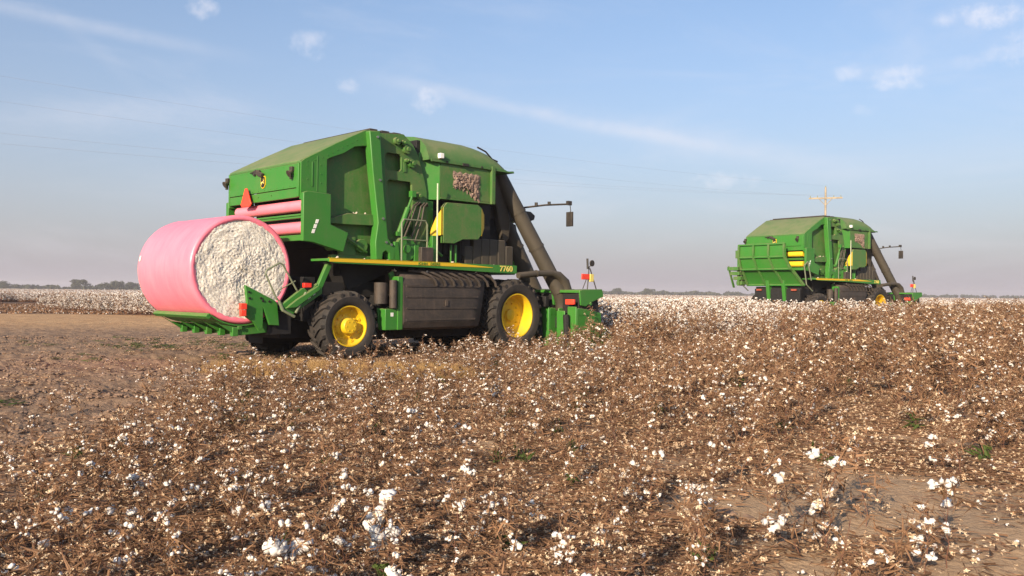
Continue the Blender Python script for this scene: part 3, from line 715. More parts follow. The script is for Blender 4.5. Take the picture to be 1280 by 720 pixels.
def handler_up(root):
    G = M['green']
    # cradle folded against the rear face, its ribbed underside turned outwards
    prof = [(-1.72, 3.97), (-1.76, 3.42), (-1.74, 3.34), (-1.55, 2.75), (-1.42, 2.66), (-1.02, 1.98)]
    yl = [1.75, 1.75, 1.75, 1.72, 1.72, 1.72]; yr = [-.98, -1.0, -1.02, -1.22, -1.28, -1.6]
    m = MB(); vs = []
    for (x, z), a, b in zip(prof, yl, yr): vs += [(x, a, z), (x, b, z), (x + .04, b, z), (x + .04, a, z)]
    n = len(prof)
    m.add(vs, [(k * 4 + j, k * 4 + (j + 1) % 4, (k + 1) * 4 + (j + 1) % 4, (k + 1) * 4 + j) for k in range(n - 1) for j in range(4)] + [(0, 1, 2, 3), tuple(4 * n - 4 + j for j in range(4))])
    pan = m.build('module_cradle', G, root, 0)
    m = MB()
    for k in (0, 2, 3, 5):
        x, z = prof[k]; m.tube([(x - .05, yl[k], z), (x - .05, yr[k], z)], .05, 6)
    m.build('cross_rail', G, pan, 0)
    for t in (0.02, .34, .66, .98):
        m = MB(); pts = [(prof[k][0] - .07, yl[k] + (yr[k] - yl[k]) * t, prof[k][1]) for k in range(n)]
        m.tube(pts, .075, 4, flat=.6); m.build('cradle_rib', M['green_dusty'], pan, 0, 20)
    for y in (.45, -.45):
        m = MB(); m.xz([(-1.2, 2.2), (-.95, 2.2), (-.7, 1.0), (-1.0, 1.0)], y - .09, y + .09); m.build('lift_arm', G, root, .01)
    for s in (-1, 1):
        y = s * 1.85
        m = MB(); m.tube([(-1.5, y, 2.9), (-1.3, y, 2.0), (-.8, y, 1.7)], .03, 6); m.tube([(-1.2, y, 3.1), (-.9, y, 2.2)], .03, 6); m.tube([(-1.5, y, 2.9), (-1.2, y, 3.1)], .03, 6)
        m.build('guard_rail', M['greysteel'], root, 0)
    y = 2.0
    m = MB(); m.box(-1.35, -.9, y - .12, y + .25, 3.35, 3.75); m.box(-1.5, -1.0, y - .1, y + .02, 1.95, 3.4)
    for k in range(4): m.box(-1.75 + k * .12, -1.0, y - .2, y + .45 - k * .1, 2.72 - k * .24, 2.90 - k * .24)
    m.xz([(-1.8, 2.9), (-1.7, 2.95), (-1.2, 1.85), (-1.35, 1.85)], y + .35, y + .4)
    m.build('folded_step', M['green_dusty'], root, .01)
    m = MB(); m.box(-1.0, -.6, -1.3, 1.3, 1.2, 1.8); m.build('lift_frame', M['dullblack'], root, .01)
    for s in (-1, 1):
        m = MB(); m.box(-1.1, -1.0, s * 1.0 - .14, s * 1.0 + .14, 1.70, 1.79); m.build('reflector', M['duskred'], root, .008)

PSI = R(45)
H1 = Vector((math.sin(PSI), math.cos(PSI), 0)); L1 = Vector((-math.cos(PSI), math.sin(PSI), 0)); O1 = Vector((-4.964, 20.773, 0))
PSI2 = R(52); O2 = Vector((13.9, 43.0, .1)); H2 = Vector((math.sin(PSI2), math.cos(PSI2), 0)); L2 = Vector((-math.cos(PSI2), math.sin(PSI2), 0))
harv = build_harvester()
M['wrap2'] = plain('yellow_wrap', (.8, .55, .03), .35, var=.05)
harv2 = copy_tree(harv, None, {'pink_wrap': M['wrap2']})
CHILD.setdefault(harv2.name, [])
handler_down(harv); handler_up(harv2)
harv.location = O1; harv.rotation_euler = (0, 0, R(90) - PSI)
harv2.location = O2; harv2.rotation_euler = (0, 0, R(90) - PSI2)
tag(harv, 'large green cotton harvester in the foreground, lowered rear cradle carrying a pink round module', 'harvester', 'green cotton harvesters in the field')
tag(harv2, 'farther green cotton harvester on the right with empty rear cradle folded up', 'harvester', 'green cotton harvesters in the field')
#==PART2==
HAZE_F = .97; HAZE_C = (3.0, 2.72, 3.0); CLOUD_C = (5.6, 5.5, 5.9); SKY_STR = .102; EXPO = .67; HAZE_D = .0004

# ------------------------------------------------------------------ the round module on the cradle
def build_bale():
    root = empty('cotton_module', (0, 0, 0))
    rad = 1.155; y0, y1 = -1.25, 1.45
    m, nt, b = nmat('module_cotton'); v = objvec(nt)
    n1 = noise(nt, 9, 6, .7, v); n2 = noise(nt, 34, 5, .7, v)
    c = mix(nt, ramp(nt, n2, .38, .62), (.58, .52, .43), (.90, .87, .80)); c = mix(nt, ramp(nt, n1, .45, .75, 0, .35), c, (.60, .53, .44))
    n3 = noise(nt, 70, 4, .6, v); c = mix(nt, ramp(nt, n3, .64, .72, 0, .65), c, (.20, .13, .08))
    nt.links.new(c, b.inputs['Base Color']); b.inputs['Roughness'].default_value = .95; b.inputs['Specular IOR Level'].default_value = .1
    bump(nt, b, noise(nt, 55, 6, .75, v), .6, .015)
    # cotton body: disc faces with a lumpy relief
    me = MB(); nr, na = 60, 190
    rnd = random.Random(3)
    for s, yy in ((-1, y0), (1, y1)):
        vs = [(0, yy, 0)]
        for i in range(1, nr + 1):
            r = rad * .985 * i / nr
            for j in range(na):
                t = 2 * math.pi * (j + rnd.uniform(-.3, .3)) / na
                x, z = r * math.cos(t), r * math.sin(t)
                spiral = .5 + .5 * math.sin(r * 34 + t)
                h = float((fbm(np.array([x * 38 + 50]), np.array([z * 38 + 50]), 3, 4)[0] - .5) * .030 + (vnoise(np.array([x * 5 + 9]), np.array([z * 5 + 9]), 2)[0] - .5) * .03 + rnd.uniform(-.006, .006) + spiral * .004)
                edge = max(0, (i / nr - .93) / .07)
                bulge = .03 * (1 - (i / nr) ** 2)
                vs.append((x, yy + s * ((h + bulge) * (1 - edge) - .01 * edge), z))
        fs = [(0, 1 + j, 1 + (j + 1) % na) for j in range(na)]
        for i in range(nr - 1):
            for j in range(na):
                a = 1 + i * na + j; b2 = 1 + i * na + (j + 1) % na
                fs.append((a, b2, b2 + na, a + na))
        me.add(vs, fs)
    me.build('packed_cotton', m, root, 0, sharp=70)
    # wrap: tube that folds a little over both faces
    w, nt, b = nmat('pink_module_wrap'); v = objvec(nt)
    sx = nt.nodes.new('ShaderNodeMapping'); sx.inputs['Scale'].default_value = (1, 3.0, 1); nt.links.new(v, sx.inputs[0])
    nn = noise(nt, 1.6, 5, .6, sx.outputs[0]); wv = nt.nodes.new('ShaderNodeMapping'); wv.inputs['Scale'].default_value = (2.2, 14, 2.2); nt.links.new(v, wv.inputs[0]); nw = noise(nt, 1.0, 4, .6, wv.outputs[0], .8)
    nt.links.new(mix(nt, ramp(nt, nn, .3, .7), (.88, .195, .275), (.92, .24, .32)), b.inputs['Base Color'])
    b.inputs['Roughness'].default_value = .36; b.inputs['Specular IOR Level'].default_value = .5
    b.inputs['Subsurface Weight'].default_value = .0
    bump(nt, b, mth(nt, 'ADD', mth(nt, 'MULTIPLY', nn, .5), nw), .28, .03)
    mb = MB(); na = 180
    prof = [(1.035, y0 - .01), (1.06, y0 - .022), (1.09, y0 - .03), (1.12, y0 - .022), (1.148, y0 + .0), (1.158, y0 + .05), (1.165, y0 + .14), (1.16, y0 + .4), (1.163, 0), (1.16, y1 - .4), (1.165, y1 - .14), (1.155, y1 - .06), (1.12, y1), (1.02, y1 + .035), (.93, y1 + .015)]
    vs = []; k = len(prof)
    for j in range(na):
        t = 2 * math.pi * j / na
        for i, (r, y) in enumerate(prof):
            e = 1 if (i < 6 or i > 9) else .3
            d = float((vnoise(np.array([t * 6 + 3 * i]), np.array([i * .7]), 5)[0] - .5) * .006 * e) + .004 * math.sin(3 * t + y) + (.006 * math.sin(t * 41 + i) * rnd.random() if i in (0, 1, 13, 14) else 0)
            if i in (0, k - 1): d += .03 * float(vnoise(np.array([t * 9]), np.array([i * 3.]), 8)[0] - .5)
            vs.append(((r + d) * math.cos(t), y, (r + d) * math.sin(t)))
    mb.add(vs, [(j * k + i, j * k + i + 1, ((j + 1) % na) * k + i + 1, ((j + 1) % na) * k + i) for j in range(na) for i in range(k - 1)])
    wr = mb.build('plastic_wrap', w, root, 0, sharp=80)
    t = MB(); a = R(168); q = Matrix.Rotation(-a, 3, 'Y'); t.obox((1.172 * math.cos(a), 1.28, 1.172 * math.sin(a)), (.006, .07, .12), q)
    t.build('white_tag', M['white'], wr)
    root.location = O1 + H1 * (-2.36) + Vector((0, 0, 2.03)); root.rotation_euler = (0, 0, R(90) - PSI)
    tag(root, 'round cotton module wrapped in pink plastic lying on the rear cradle of the near harvester', 'cotton module')
build_bale()

# ------------------------------------------------------------------ ground plan (world metres)
def st_coords(X, Y):
    dx, dy = X - O1.x, Y - O1.y
    return dx * H1.x + dy * H1.y, dx * L1.x + dy * L1.y
def st2(X, Y):
    dx, dy = X - O2.x, Y - O2.y
    return dx * H2.x + dy * H2.y, dx * L2.x + dy * L2.y
PATCH = [(3.3, 5.9, 1.1, .8), (4.2, 6.6, .8, .6), (3.0, 5.0, .9, .45), (2.3, 6.3, 1.0, 1.15), (3.0, 7.4, .8, .7), (2.0, 5.0, .9, .7), (3.6, 5.2, .9, .45), (.5, 5.0, .5, .3), (-.2, 8.8, .7, .3), (4.6, 9.3, .5, .45), (1.2, 8.1, .5, .25)]
def bare_left(X, Y):
    """1 on the bare soil at the left"""
    edge = -4.0 - .075 * (Y - 7.4) + 1.6 * (fbm(X * .5 + 40, Y * .5 + 40, 3, 9) - .5)
    return 1 - sstep(-.9, .9, X - edge)
def bare_patch(X, Y):
    p = np.zeros_like(np.asarray(X, float))
    for px, py, rx, ry in PATCH:
        d = np.sqrt(((X - px) / rx) ** 2 + ((Y - py) / ry) ** 2) + 1.1 * (fbm(X * 2.2 + px, Y * 2.2, 3, 3) - .5)
        p = np.maximum(p, 1 - sstep(.7, 1.15, d))
    return p
def gz(X, Y):
    X = np.asarray(X, float); Y = np.asarray(Y, float)
    d = np.hypot(X, Y)
    near = 1 - sstep(30, 60, d)
    s, t = st_coords(X, Y)
    rows = .022 * np.cos(2 * math.pi * t / .97)
    bl = bare_left(X, Y)
    foot = (1 - sstep(1.0, 2.2, np.abs(t))) * sstep(-4, -2, s) * (1 - sstep(9, 11, s))
    cl = (fbm(X * 3.1, Y * 3.1, 4, 1) - .5) * (.05 + .12 * bl) + (fbm(X * 11, Y * 11, 3, 2) - .5) * (.03 + .06 * bl)
    rut = np.maximum(np.exp(-((t - 1.55) / .26) ** 4), np.exp(-((t + 1.55) / .26) ** 4)) * (1 - sstep(-2.5, -1.5, s)); cl = cl * (1 - .6 * rut) - rut * (.05 + .02 * np.sign(np.sin(s * 18 + 9 * np.abs(np.abs(t) - 1.55))))
    und = (fbm(X * .12, Y * .12, 2, 6) - .5) * .10
    bump2 = .1 * np.exp(-(((X - O2.x) / 9) ** 2 + ((Y - O2.y) / 8) ** 2))
    return near * (rows * (1 - bl * .8) + cl * .8 + und * (1 - np.exp(-(((X + 3) / 4) ** 2 + ((Y - 22) / 4) ** 2)))) + bump2

def build_ground():
    rr_ = [0.0] + list(np.geomspace(.6, 7, 60)) + list(np.geomspace(7.06, 60, 330)) + list(np.geomspace(62, 2600, 60))
    # finer fan of angles where the field is looked at, coarser behind
    th = np.concatenate([np.linspace(R(42), R(138), 760, endpoint=False), np.linspace(R(138), R(402), 160, endpoint=False)])
    na = len(th); RR = np.array(rr_[1:])
    X = RR[:, None] * np.cos(th)[None]; Y = RR[:, None] * np.sin(th)[None]
    Z = gz(X, Y)
    V = np.stack([X, Y, Z], -1).reshape(-1, 3)
    V = np.vstack([V, [[0, 0, float(gz(0., 0.))]]]); c = len(V) - 1
    nr = len(RR)
    i = np.arange(nr - 1)[:, None] * na; j = np.arange(na)[None]; jj = (j + 1) % na
    quads = np.stack([i + j, i + na + j, i + na + jj, i + jj], -1).reshape(-1, 4)
    me = bpy.data.meshes.new('ground')
    tris = np.stack([np.full(na, c), np.arange(na), (np.arange(na) + 1) % na], -1)
    nl = quads.size + tris.size
    me.vertices.add(len(V)); me.vertices.foreach_set('co', V.ravel())
    me.loops.add(nl); me.loops.foreach_set('vertex_index', np.concatenate([quads.ravel(), tris.ravel()]).astype(np.int32))
    npol = len(quads) + len(tris); me.polygons.add(npol)
    me.polygons.foreach_set('loop_start', np.concatenate([np.arange(len(quads)) * 4, len(quads) * 4 + np.arange(len(tris)) * 3]).astype(np.int32))
    me.update(calc_edges=True); me.validate()
    me.polygons.foreach_set('use_smooth', np.ones(npol, bool))
    m, nt, b = nmat('field_soil'); v = objvec(nt)
    sx = nt.nodes.new('ShaderNodeSeparateXYZ'); nt.links.new(v, sx.inputs[0]); X_, Y_ = sx.outputs['X'], sx.outputs['Y']
    nbig = noise(nt, .35, 5, .6, v); nmid = noise(nt, 2.5, 6, .65, v); nfine = noise(nt, 30, 6, .7, v)
    wob = mth(nt, 'MULTIPLY', mth(nt, 'SUBTRACT', nbig, .5), 6.0)
    soil = mix(nt, ramp(nt, nmid, .32, .68), (.20, .122, .075), (.33, .21, .13))
    soil = mix(nt, ramp(nt, nfine, .4, .75, 0, .6), soil, (.38, .26, .18))
    left = mth(nt, 'SUBTRACT', 1.0, ramp(nt, mth(nt, 'ADD', X_, mth(nt, 'ADD', mth(nt, 'MULTIPLY', Y_, .085), mth(nt, 'MULTIPLY', wob, .4))), -4.3, -2.6))
    lsoil = mix(nt, ramp(nt, nmid, .35, .62), (.185, .115, .075), (.285, .19, .125)); lsoil = mix(nt, ramp(nt, nfine, .45, .75, 0, .5), lsoil, (.34, .235, .16))
    c = mix(nt, left, soil, lsoil)
    # pale sandy patches at the lower right
    pal = None
    for px, py, rx, ry in PATCH:
        dx = mth(nt, 'DIVIDE', mth(nt, 'SUBTRACT', X_, px), rx); dy = mth(nt, 'DIVIDE', mth(nt, 'SUBTRACT', Y_, py), ry)
        d = mth(nt, 'ADD', mth(nt, 'SQRT', mth(nt, 'ADD', mth(nt, 'MULTIPLY', dx, dx), mth(nt, 'MULTIPLY', dy, dy))), mth(nt, 'MULTIPLY', mth(nt, 'SUBTRACT', nmid, .5), 1.2))
        f = mth(nt, 'SUBTRACT', 1.0, ramp(nt, d, .6, 1.5)); pal = f if pal is None else mth(nt, 'MAXIMUM', pal, f)
    c = mix(nt, mth(nt, 'MULTIPLY', pal, .95), c, mix(nt, ramp(nt, nfine, .35, .7), (.36, .24, .145), (.47, .325, .205)))
    # sandy turn row, then dark shredded stalks, then the far field
    yw = mth(nt, 'ADD', Y_, mth(nt, 'MULTIPLY', wob, .6))
    west = mth(nt, 'SUBTRACT', 1.0, ramp(nt, X_, -10, -2))
    road = mth(nt, 'MULTIPLY', mth(nt, 'MULTIPLY', ramp(nt, yw, 29, 41), mth(nt, 'SUBTRACT', 1.0, ramp(nt, yw, 51, 53))), west)
    c = mix(nt, mth(nt, 'MULTIPLY', road, ramp(nt, nmid, .2, .6, .6, 1)), c, mix(nt, ramp(nt, noise(nt, .8, 5, .6, v), .3, .7), (.40, .235, .12), (.52, .33, .175)))
    far = ramp(nt, yw, 51.5, 53.5)
    c = mix(nt, mth(nt, 'MULTIPLY', far, west), c, mix(nt, ramp(nt, nmid, .3, .7), (.105, .07, .054), (.18, .12, .09)))
    # straw thrown down beside the machine
    sx_ = mth(nt, 'DIVIDE', mth(nt, 'ADD', X_, 3.2), 2.3); sy_ = mth(nt, 'DIVIDE', mth(nt, 'SUBTRACT', Y_, 16.3), 1.1)
    sd = mth(nt, 'ADD', mth(nt, 'SQRT', mth(nt, 'ADD', mth(nt, 'MULTIPLY', sx_, sx_), mth(nt, 'MULTIPLY', sy_, sy_))), mth(nt, 'MULTIPLY', mth(nt, 'SUBTRACT', nmid, .5), 1.4))
    c = mix(nt, mth(nt, 'SUBTRACT', 1.0, ramp(nt, sd, .6, 1.2)), c, mix(nt, nfine, (.40, .24, .10), (.58, .37, .17)))
    # the far field reads pale with open cotton
    dist = nt.nodes.new('ShaderNodeVectorMath'); dist.operation = 'LENGTH'; nt.links.new(v, dist.inputs[0])
    ff = ramp(nt, dist.outputs['Value'], 180, 320)
    c = mix(nt, ff, c, mix(nt, ramp(nt, noise(nt, 4, 3, .7, v), .4, .6), (.24, .17, .12), (.52, .44, .38)))
    nt.links.new(c, b.inputs['Base Color']); b.inputs['Roughness'].default_value = .95; b.inputs['Specular IOR Level'].default_value = .15
    bb = mth(nt, 'ADD', mth(nt, 'MULTIPLY', nfine, .35), noise(nt, 9, 6, .7, v))
    bump(nt, b, bb, .8, .05)
    me.materials.append(m)
    o = bpy.data.objects.new('ground', me); COL.objects.link(o); tag(o, kind='structure')
    return o
build_ground()

# ------------------------------------------------------------------ plant materials (random tint per plant)
def pmat(name, lo, hi, rough=.8, trans=0, spread=.35):
    m, nt, b = nmat(name); oi = nt.nodes.new('ShaderNodeObjectInfo'); geo = nt.nodes.new('ShaderNodeNewGeometry')
    r = mth(nt, 'ADD', mth(nt, 'MULTIPLY', oi.outputs['Random'], spread), mth(nt, 'MULTIPLY', geo.outputs['Random Per Island'], 1 - spread))
    nt.links.new(mix(nt, r, lo, hi), b.inputs['Base Color']); b.inputs['Roughness'].default_value = rough; b.inputs['Specular IOR Level'].default_value = .2
    if trans:
        t = nt.nodes.new('ShaderNodeBsdfTranslucent'); nt.links.new(mix(nt, r, lo, hi), t.inputs['Color'])
        ms = nt.nodes.new('ShaderNodeMixShader'); ms.inputs[0].default_value = trans
        nt.links.new(b.outputs[0], ms.inputs[1]); nt.links.new(t.outputs[0], ms.inputs[2]); nt.links.new(ms.outputs[0], nt.nodes['Material Output'].inputs[0])
    return m
P_STEM = pmat('cotton_stem', (.11, .048, .036), (.27, .135, .09))
P_LEAF = pmat('dry_leaf', (.085, .045, .026), (.43, .25, .145), trans=.3)
P_BURR = pmat('open_burr', (.45, .27, .15), (.95, .80, .58), trans=.2)
P_LINT = pmat('cotton_lint', (.68, .62, .58), (.88, .86, .83), .95, trans=.15)
P_GREEN = pmat('green_leaf', (.04, .065, .015), (.11, .15, .04), .6, trans=.3)
P_STRAW = pmat('straw', (.26, .15, .06), (.55, .36, .16), trans=.2)
PM = [P_STEM, P_LEAF, P_BURR, P_LINT, P_GREEN, P_STRAW]

def burr(mb, c, r, rnd, d=None):
    mb.cur = 2; n = rnd.choice((3, 4, 4, 5)); d = d or Vector((rnd.uniform(-.6, .6), rnd.uniform(-.6, .6), rnd.uniform(.2, 1))).normalized()
    a = d.orthogonal().normalized(); b = d.cross(a); c = Vector(c); t0 = rnd.random() * 6
    for k in range(n):
        t = t0 + 6.283 * k / n; o = a * math.cos(t) + b * math.sin(t); s = a * -math.sin(t) + b * math.cos(t)
        mid = c + o * r * .55 + d * r * .35; tip = c + o * r * rnd.uniform(.9, 1.15) + d * r * rnd.uniform(-.05, .55)
        mb.add([c, mid + s * r * .32, tip, mid - s * r * .32], [(0, 1, 2, 3)])
def leaf(mb, c, r, rnd, mat=1, flat=0):
    mb.cur = mat
    q = Quaternion((rnd.gauss(0, 1), rnd.gauss(0, 1), rnd.gauss(0, 1), rnd.gauss(0, 1))).normalized()
    if flat: q = Quaternion((0, 0, 1), rnd.random() * 6.28) @ Quaternion((1, 0, 0), rnd.gauss(0, .45))
    P = [(-1, 0, .1), (-.2, .65, -.15), (.9, .35, .2), (1, -.3, -.1), (-.1, -.7, .25)]
    c = Vector(c); vs = [c + q @ (Vector((x * rnd.uniform(.7, 1.1), y * rnd.uniform(.6, 1.1), z * rnd.uniform(.3, 1.8))) * r) for x, y, z in P]
    vs.append(c + q @ Vector((.1, 0, .25 * r)))
    mb.add(vs, [(5, 0, 1), (5, 1, 2), (5, 2, 3), (5, 3, 4), (5, 4, 0)])
def twig(mb, a, b, r0, r1, rnd, bend=.06, seg=3):
    mb.cur = 0; a = Vector(a); b = Vector(b); L = (b - a).length; pts = []
    for k in range(seg + 1):
        t = k / seg; p = a.lerp(b, t)
        if 0 < k < seg: p += Vector((rnd.uniform(-1, 1), rnd.uniform(-1, 1), rnd.uniform(-.5, .8))) * bend * L
        pts.append(p)
    mb.tube(pts, [r0 + (r1 - r0) * k / seg for k in range(seg + 1)], 3, cap=False)
    return pts

def make_plant(seed, h, nbr, nburr, nlint, nleaf, spread=.22, lint_r=.022, hi=False, lean=.12, r0=.0038, burr_r=.024, nshoot=0, low=.15, leaf_r=.02, up=1.0):
    """returns (woody, bolls): two builders"""
    rnd = random.Random(seed); W = MB(); bolls = []
    top = Vector((rnd.gauss(0, lean) * h, rnd.gauss(0, lean) * h, h))
    main = twig(W, (0, 0, -.03), top, r0, r0 * .35, rnd, .04, 6)
    tips = []
    for k in range(nbr):
        t = low + (1 - low) * (k + rnd.random()) / nbr; i = min(5, int(t * 6)); p = main[i].lerp(main[i + 1], t * 6 - i)
        a = rnd.random() * 6.283; L = spread * (1.15 - t * .65) * rnd.uniform(.6, 1.25)
        e = p + Vector((math.cos(a) * L, math.sin(a) * L, L * rnd.uniform(.15, .95) * up))
        br = twig(W, p, e, r0 * .5, r0 * .22, rnd, .10, 3)
        for q in (1, 2, 3): tips.append(br[q])
        if rnd.random() < .5:
            e2 = br[2] + Vector((rnd.uniform(-1, 1), rnd.uniform(-1, 1), rnd.uniform(0, 1))) * L * .4; tw = twig(W, br[2], e2, r0 * .3, r0 * .18, rnd, .1, 2); tips.append(tw[-1])
    tips += main[3:]
    for k in range(nburr):
        p = rnd.choice(tips) + Vector((rnd.gauss(0, .006), rnd.gauss(0, .006), rnd.gauss(0, .006))); burr(W, p, burr_r * rnd.uniform(.7, 1.25), rnd)
    for k in range(nlint):
        p = rnd.choice(tips) + Vector((rnd.gauss(0, .006), rnd.gauss(0, .006), rnd.gauss(0, .006))); b1 = MB()
        burr(b1, p, burr_r, rnd); lint(b1, p + Vector((0, 0, .006)), lint_r * rnd.uniform(.6, 1.3), rnd, hi); bolls.append(b1)
    for k in range(nleaf):
        p = rnd.choice(tips)
        leaf(W, p + Vector((rnd.gauss(0, .010), rnd.gauss(0, .010), rnd.gauss(0, .008))), leaf_r * rnd.uniform(.6, 1.4), rnd)
    for k in range(nshoot):
        a = rnd.random() * 6.28; rr = rnd.random() * .09; p = Vector((math.cos(a) * rr, math.sin(a) * rr, rnd.uniform(.03, .16))); W.cur = 4; W.tube([(0, 0, .01), p], .0015, 3, cap=False); leaf(W, p, rnd.uniform(.014, .028), rnd, 4)
    return W, bolls
def merged(W, bolls):
    o = MB(); o.v = list(W.v); o.f = list(W.f); o.m = list(W.m)
    for Bm in bolls:
        n = len(o.v); o.v += Bm.v; o.f += [tuple(i + n for i in f) for f in Bm.f]; o.m += Bm.m
    return o
def fastmesh(mb, name, smooth3=True):
    me = bpy.data.meshes.new(name); me.from_pydata(mb.v, [], mb.f)
    used = sorted(set(mb.m)); mp = {u: i for i, u in enumerate(used)}
    for u in used: me.materials.append(PM[u])
    mi = np.array([mp[x] for x in mb.m], np.int32); me.polygons.foreach_set('material_index', mi)
    me.polygons.foreach_set('use_smooth', np.array([x in (3, 0) for x in mb.m], bool)); me.update()
    return me

# kinds: 0 picked brown, 1 brown leafy, 2 full cotton, 3 tall sparse, 4 fluffy foreground, 5 green-footed
KIND = {
 'stripped': dict(h=.56, nbr=13, nburr=28, nlint=8, nleaf=84, spread=.15, lint_r=.022, low=.10, up=1.9, r0=.0028, burr_r=.017, leaf_r=.0095),
 'leafy': dict(h=.40, nbr=12, nburr=16, nlint=8, nleaf=150, spread=.18, low=.04, up=1.6, r0=.0028, leaf_r=.010, burr_r=.019, lint_r=.020),
 'full': dict(h=1.0, nbr=16, nburr=26, nlint=36, nleaf=48, spread=.27, lint_r=.030, r0=.006, low=.2),
 'tall': dict(h=.66, up=2.0, r0=.0032, nbr=14, nburr=26, nlint=5, nleaf=110, spread=.17, lint_r=.018, burr_r=.020, leaf_r=.011, lean=.16, low=.1),
 'fluffy': dict(h=.46, up=1.6, nbr=10, nburr=14, nlint=7, nleaf=60, spread=.17, lint_r=.026, burr_r=.02, leaf_r=.010, hi=True, lean=.2),
 'heavy': dict(h=.40, up=1.5, nbr=9, nburr=10, nlint=6, nleaf=50, spread=.13, lint_r=.033, hi=True, lean=.1, burr_r=.022, leaf_r=.010),
 'shoots': dict(h=.42, nbr=10, nburr=20, nlint=4, nleaf=60, burr_r=.018, lint_r=.017, leaf_r=.010, spread=.16, nshoot=16, up=1.2),
 'twiggy': dict(h=.74, nbr=6, nburr=7, nlint=2, nleaf=4, spread=.20, lint_r=.015, burr_r=.02, leaf_r=.013, lean=.28, up=1.6, r0=.0040, low=.2),
}
VARS = {}
for kn, kw in KIND.items():
    nv = {'stripped': 7, 'leafy': 4, 'full': 4, 'tall': 5, 'fluffy': 5, 'heavy': 4, 'shoots': 4, 'twiggy': 4}[kn]
    VARS[kn] = []
    for q in range(nv):
        W, Bm = make_plant(hash((len(kn), q)) % 9999 + ord(kn[0]) * 31 + q * 7, **kw)
        VARS[kn].append((W, Bm))
def mean_h(kn): return KIND[kn]['h']

# ------------------------------------------------------------------ instancer (for what nobody could count)
def instancer(name, pts, rots, scls, idx, sources, label):
    """one stuff object: meshes placed on points by geometry nodes"""
    col = bpy.data.collections.new(name + '_kinds')
    for k, me in enumerate(sources):
        o = bpy.data.objects.new('%s_kind_%03d' % (name, k), me); col.objects.link(o)
    me = bpy.data.meshes.new(name); me.vertices.add(len(pts)); me.vertices.foreach_set('co', np.asarray(pts, np.float32).ravel())
    a = me.attributes.new('rot', 'FLOAT_VECTOR', 'POINT'); a.data.foreach_set('vector', np.asarray(rots, np.float32).ravel())
    a = me.attributes.new('scl', 'FLOAT_VECTOR', 'POINT'); a.data.foreach_set('vector', np.asarray(scls, np.float32).ravel())
    a = me.attributes.new('idx', 'INT', 'POINT'); a.data.foreach_set('value', np.asarray(idx, np.int32))
    me.update()
    o = bpy.data.objects.new(name, me); COL.objects.link(o)
    ng = bpy.data.node_groups.new(name + '_nodes', 'GeometryNodeTree')
    ng.interface.new_socket('Geometry', in_out='INPUT', socket_type='NodeSocketGeometry'); ng.interface.new_socket('Geometry', in_out='OUTPUT', socket_type='NodeSocketGeometry')
    gi = ng.nodes.new('NodeGroupInput'); go = ng.nodes.new('NodeGroupOutput'); ip = ng.nodes.new('GeometryNodeInstanceOnPoints'); ci = ng.nodes.new('GeometryNodeCollectionInfo')
    ci.inputs['Collection'].default_value = col; ci.inputs['Separate Children'].default_value = True; ci.inputs['Reset Children'].default_value = True
    def at(n, t):
        x = ng.nodes.new('GeometryNodeInputNamedAttribute'); x.data_type = t; x.inputs['Name'].default_value = n; return x.outputs['Attribute']
    L = ng.links.new
    L(gi.outputs[0], ip.inputs['Points']); L(ci.outputs[0], ip.inputs['Instance']); ip.inputs['Pick Instance'].default_value = True
    L(at('idx', 'INT'), ip.inputs['Instance Index']); L(at('rot', 'FLOAT_VECTOR'), ip.inputs['Rotation']); L(at('scl', 'FLOAT_VECTOR'), ip.inputs['Scale'])
    L(ip.outputs[0], go.inputs[0])
    md = o.modifiers.new('place', 'NODES'); md.node_group = ng
    tag(o, label, kind='stuff')
    return o

rng = np.random.default_rng(11)
# ------------------------------------------------------------------ lay the plants out along the rows
def rows(s0, s1, t0, t1, step):
    ts = np.arange(math.floor(t0 / .97), math.ceil(t1 / .97)) * .97
    ss = np.arange(s0, s1, step)
    S, T = np.meshgrid(ss, ts); S = S.ravel() + rng.uniform(-.5, .5, S.size) * step; T = T.ravel() + rng.normal(0, .05, S.size)
    return O1.x + S * H1.x + T * L1.x, O1.y + S * H1.y + T * L1.y, S, T
def in_view(X, Y, marg=.06, extra=1.5):
    return (Y > 1.0) & (np.abs(X) < Y * (.60 + marg) + extra)
X, Y, S, T = rows(-16, 60, -34, -2.0, .16)
# foreground stubble, machine side strip
full_line = -6.4 + 1.3 * (fbm(S * .25 + 5, T * .25 + 5, 2, 8) - .5)
isfull = (S > 8.4) & (T > full_line)
keep = in_view(X, Y) & (np.hypot(X, Y) > 3.6) & (Y < 60) & ~isfull
under = (np.abs(T) < 1.9) & (S > -3.6) & (S < 6.6)
keep &= ~under
dens = (1 - .97 * bare_left(X, Y)) * (1 - .94 * bare_patch(X, Y))
clump = fbm(X * .9 + 7, Y * .9 + 7, 3, 12)
dens = dens * (.35 + .75 * sstep(.35, .62, clump))
dens = np.where((T > -3.2) & (S < 8.4), dens * .45, dens)
dens = np.where(np.hypot((X + 3.2) / 2.4, (Y - 16.3) / 1.2) < 1.1, dens * .10, dens)
keep &= rng.random(X.size) < dens
X, Y, S, T = X[keep], Y[keep], S[keep], T[keep]
X = X + rng.normal(0, .09, X.size); Y = Y + rng.normal(0, .09, Y.size)
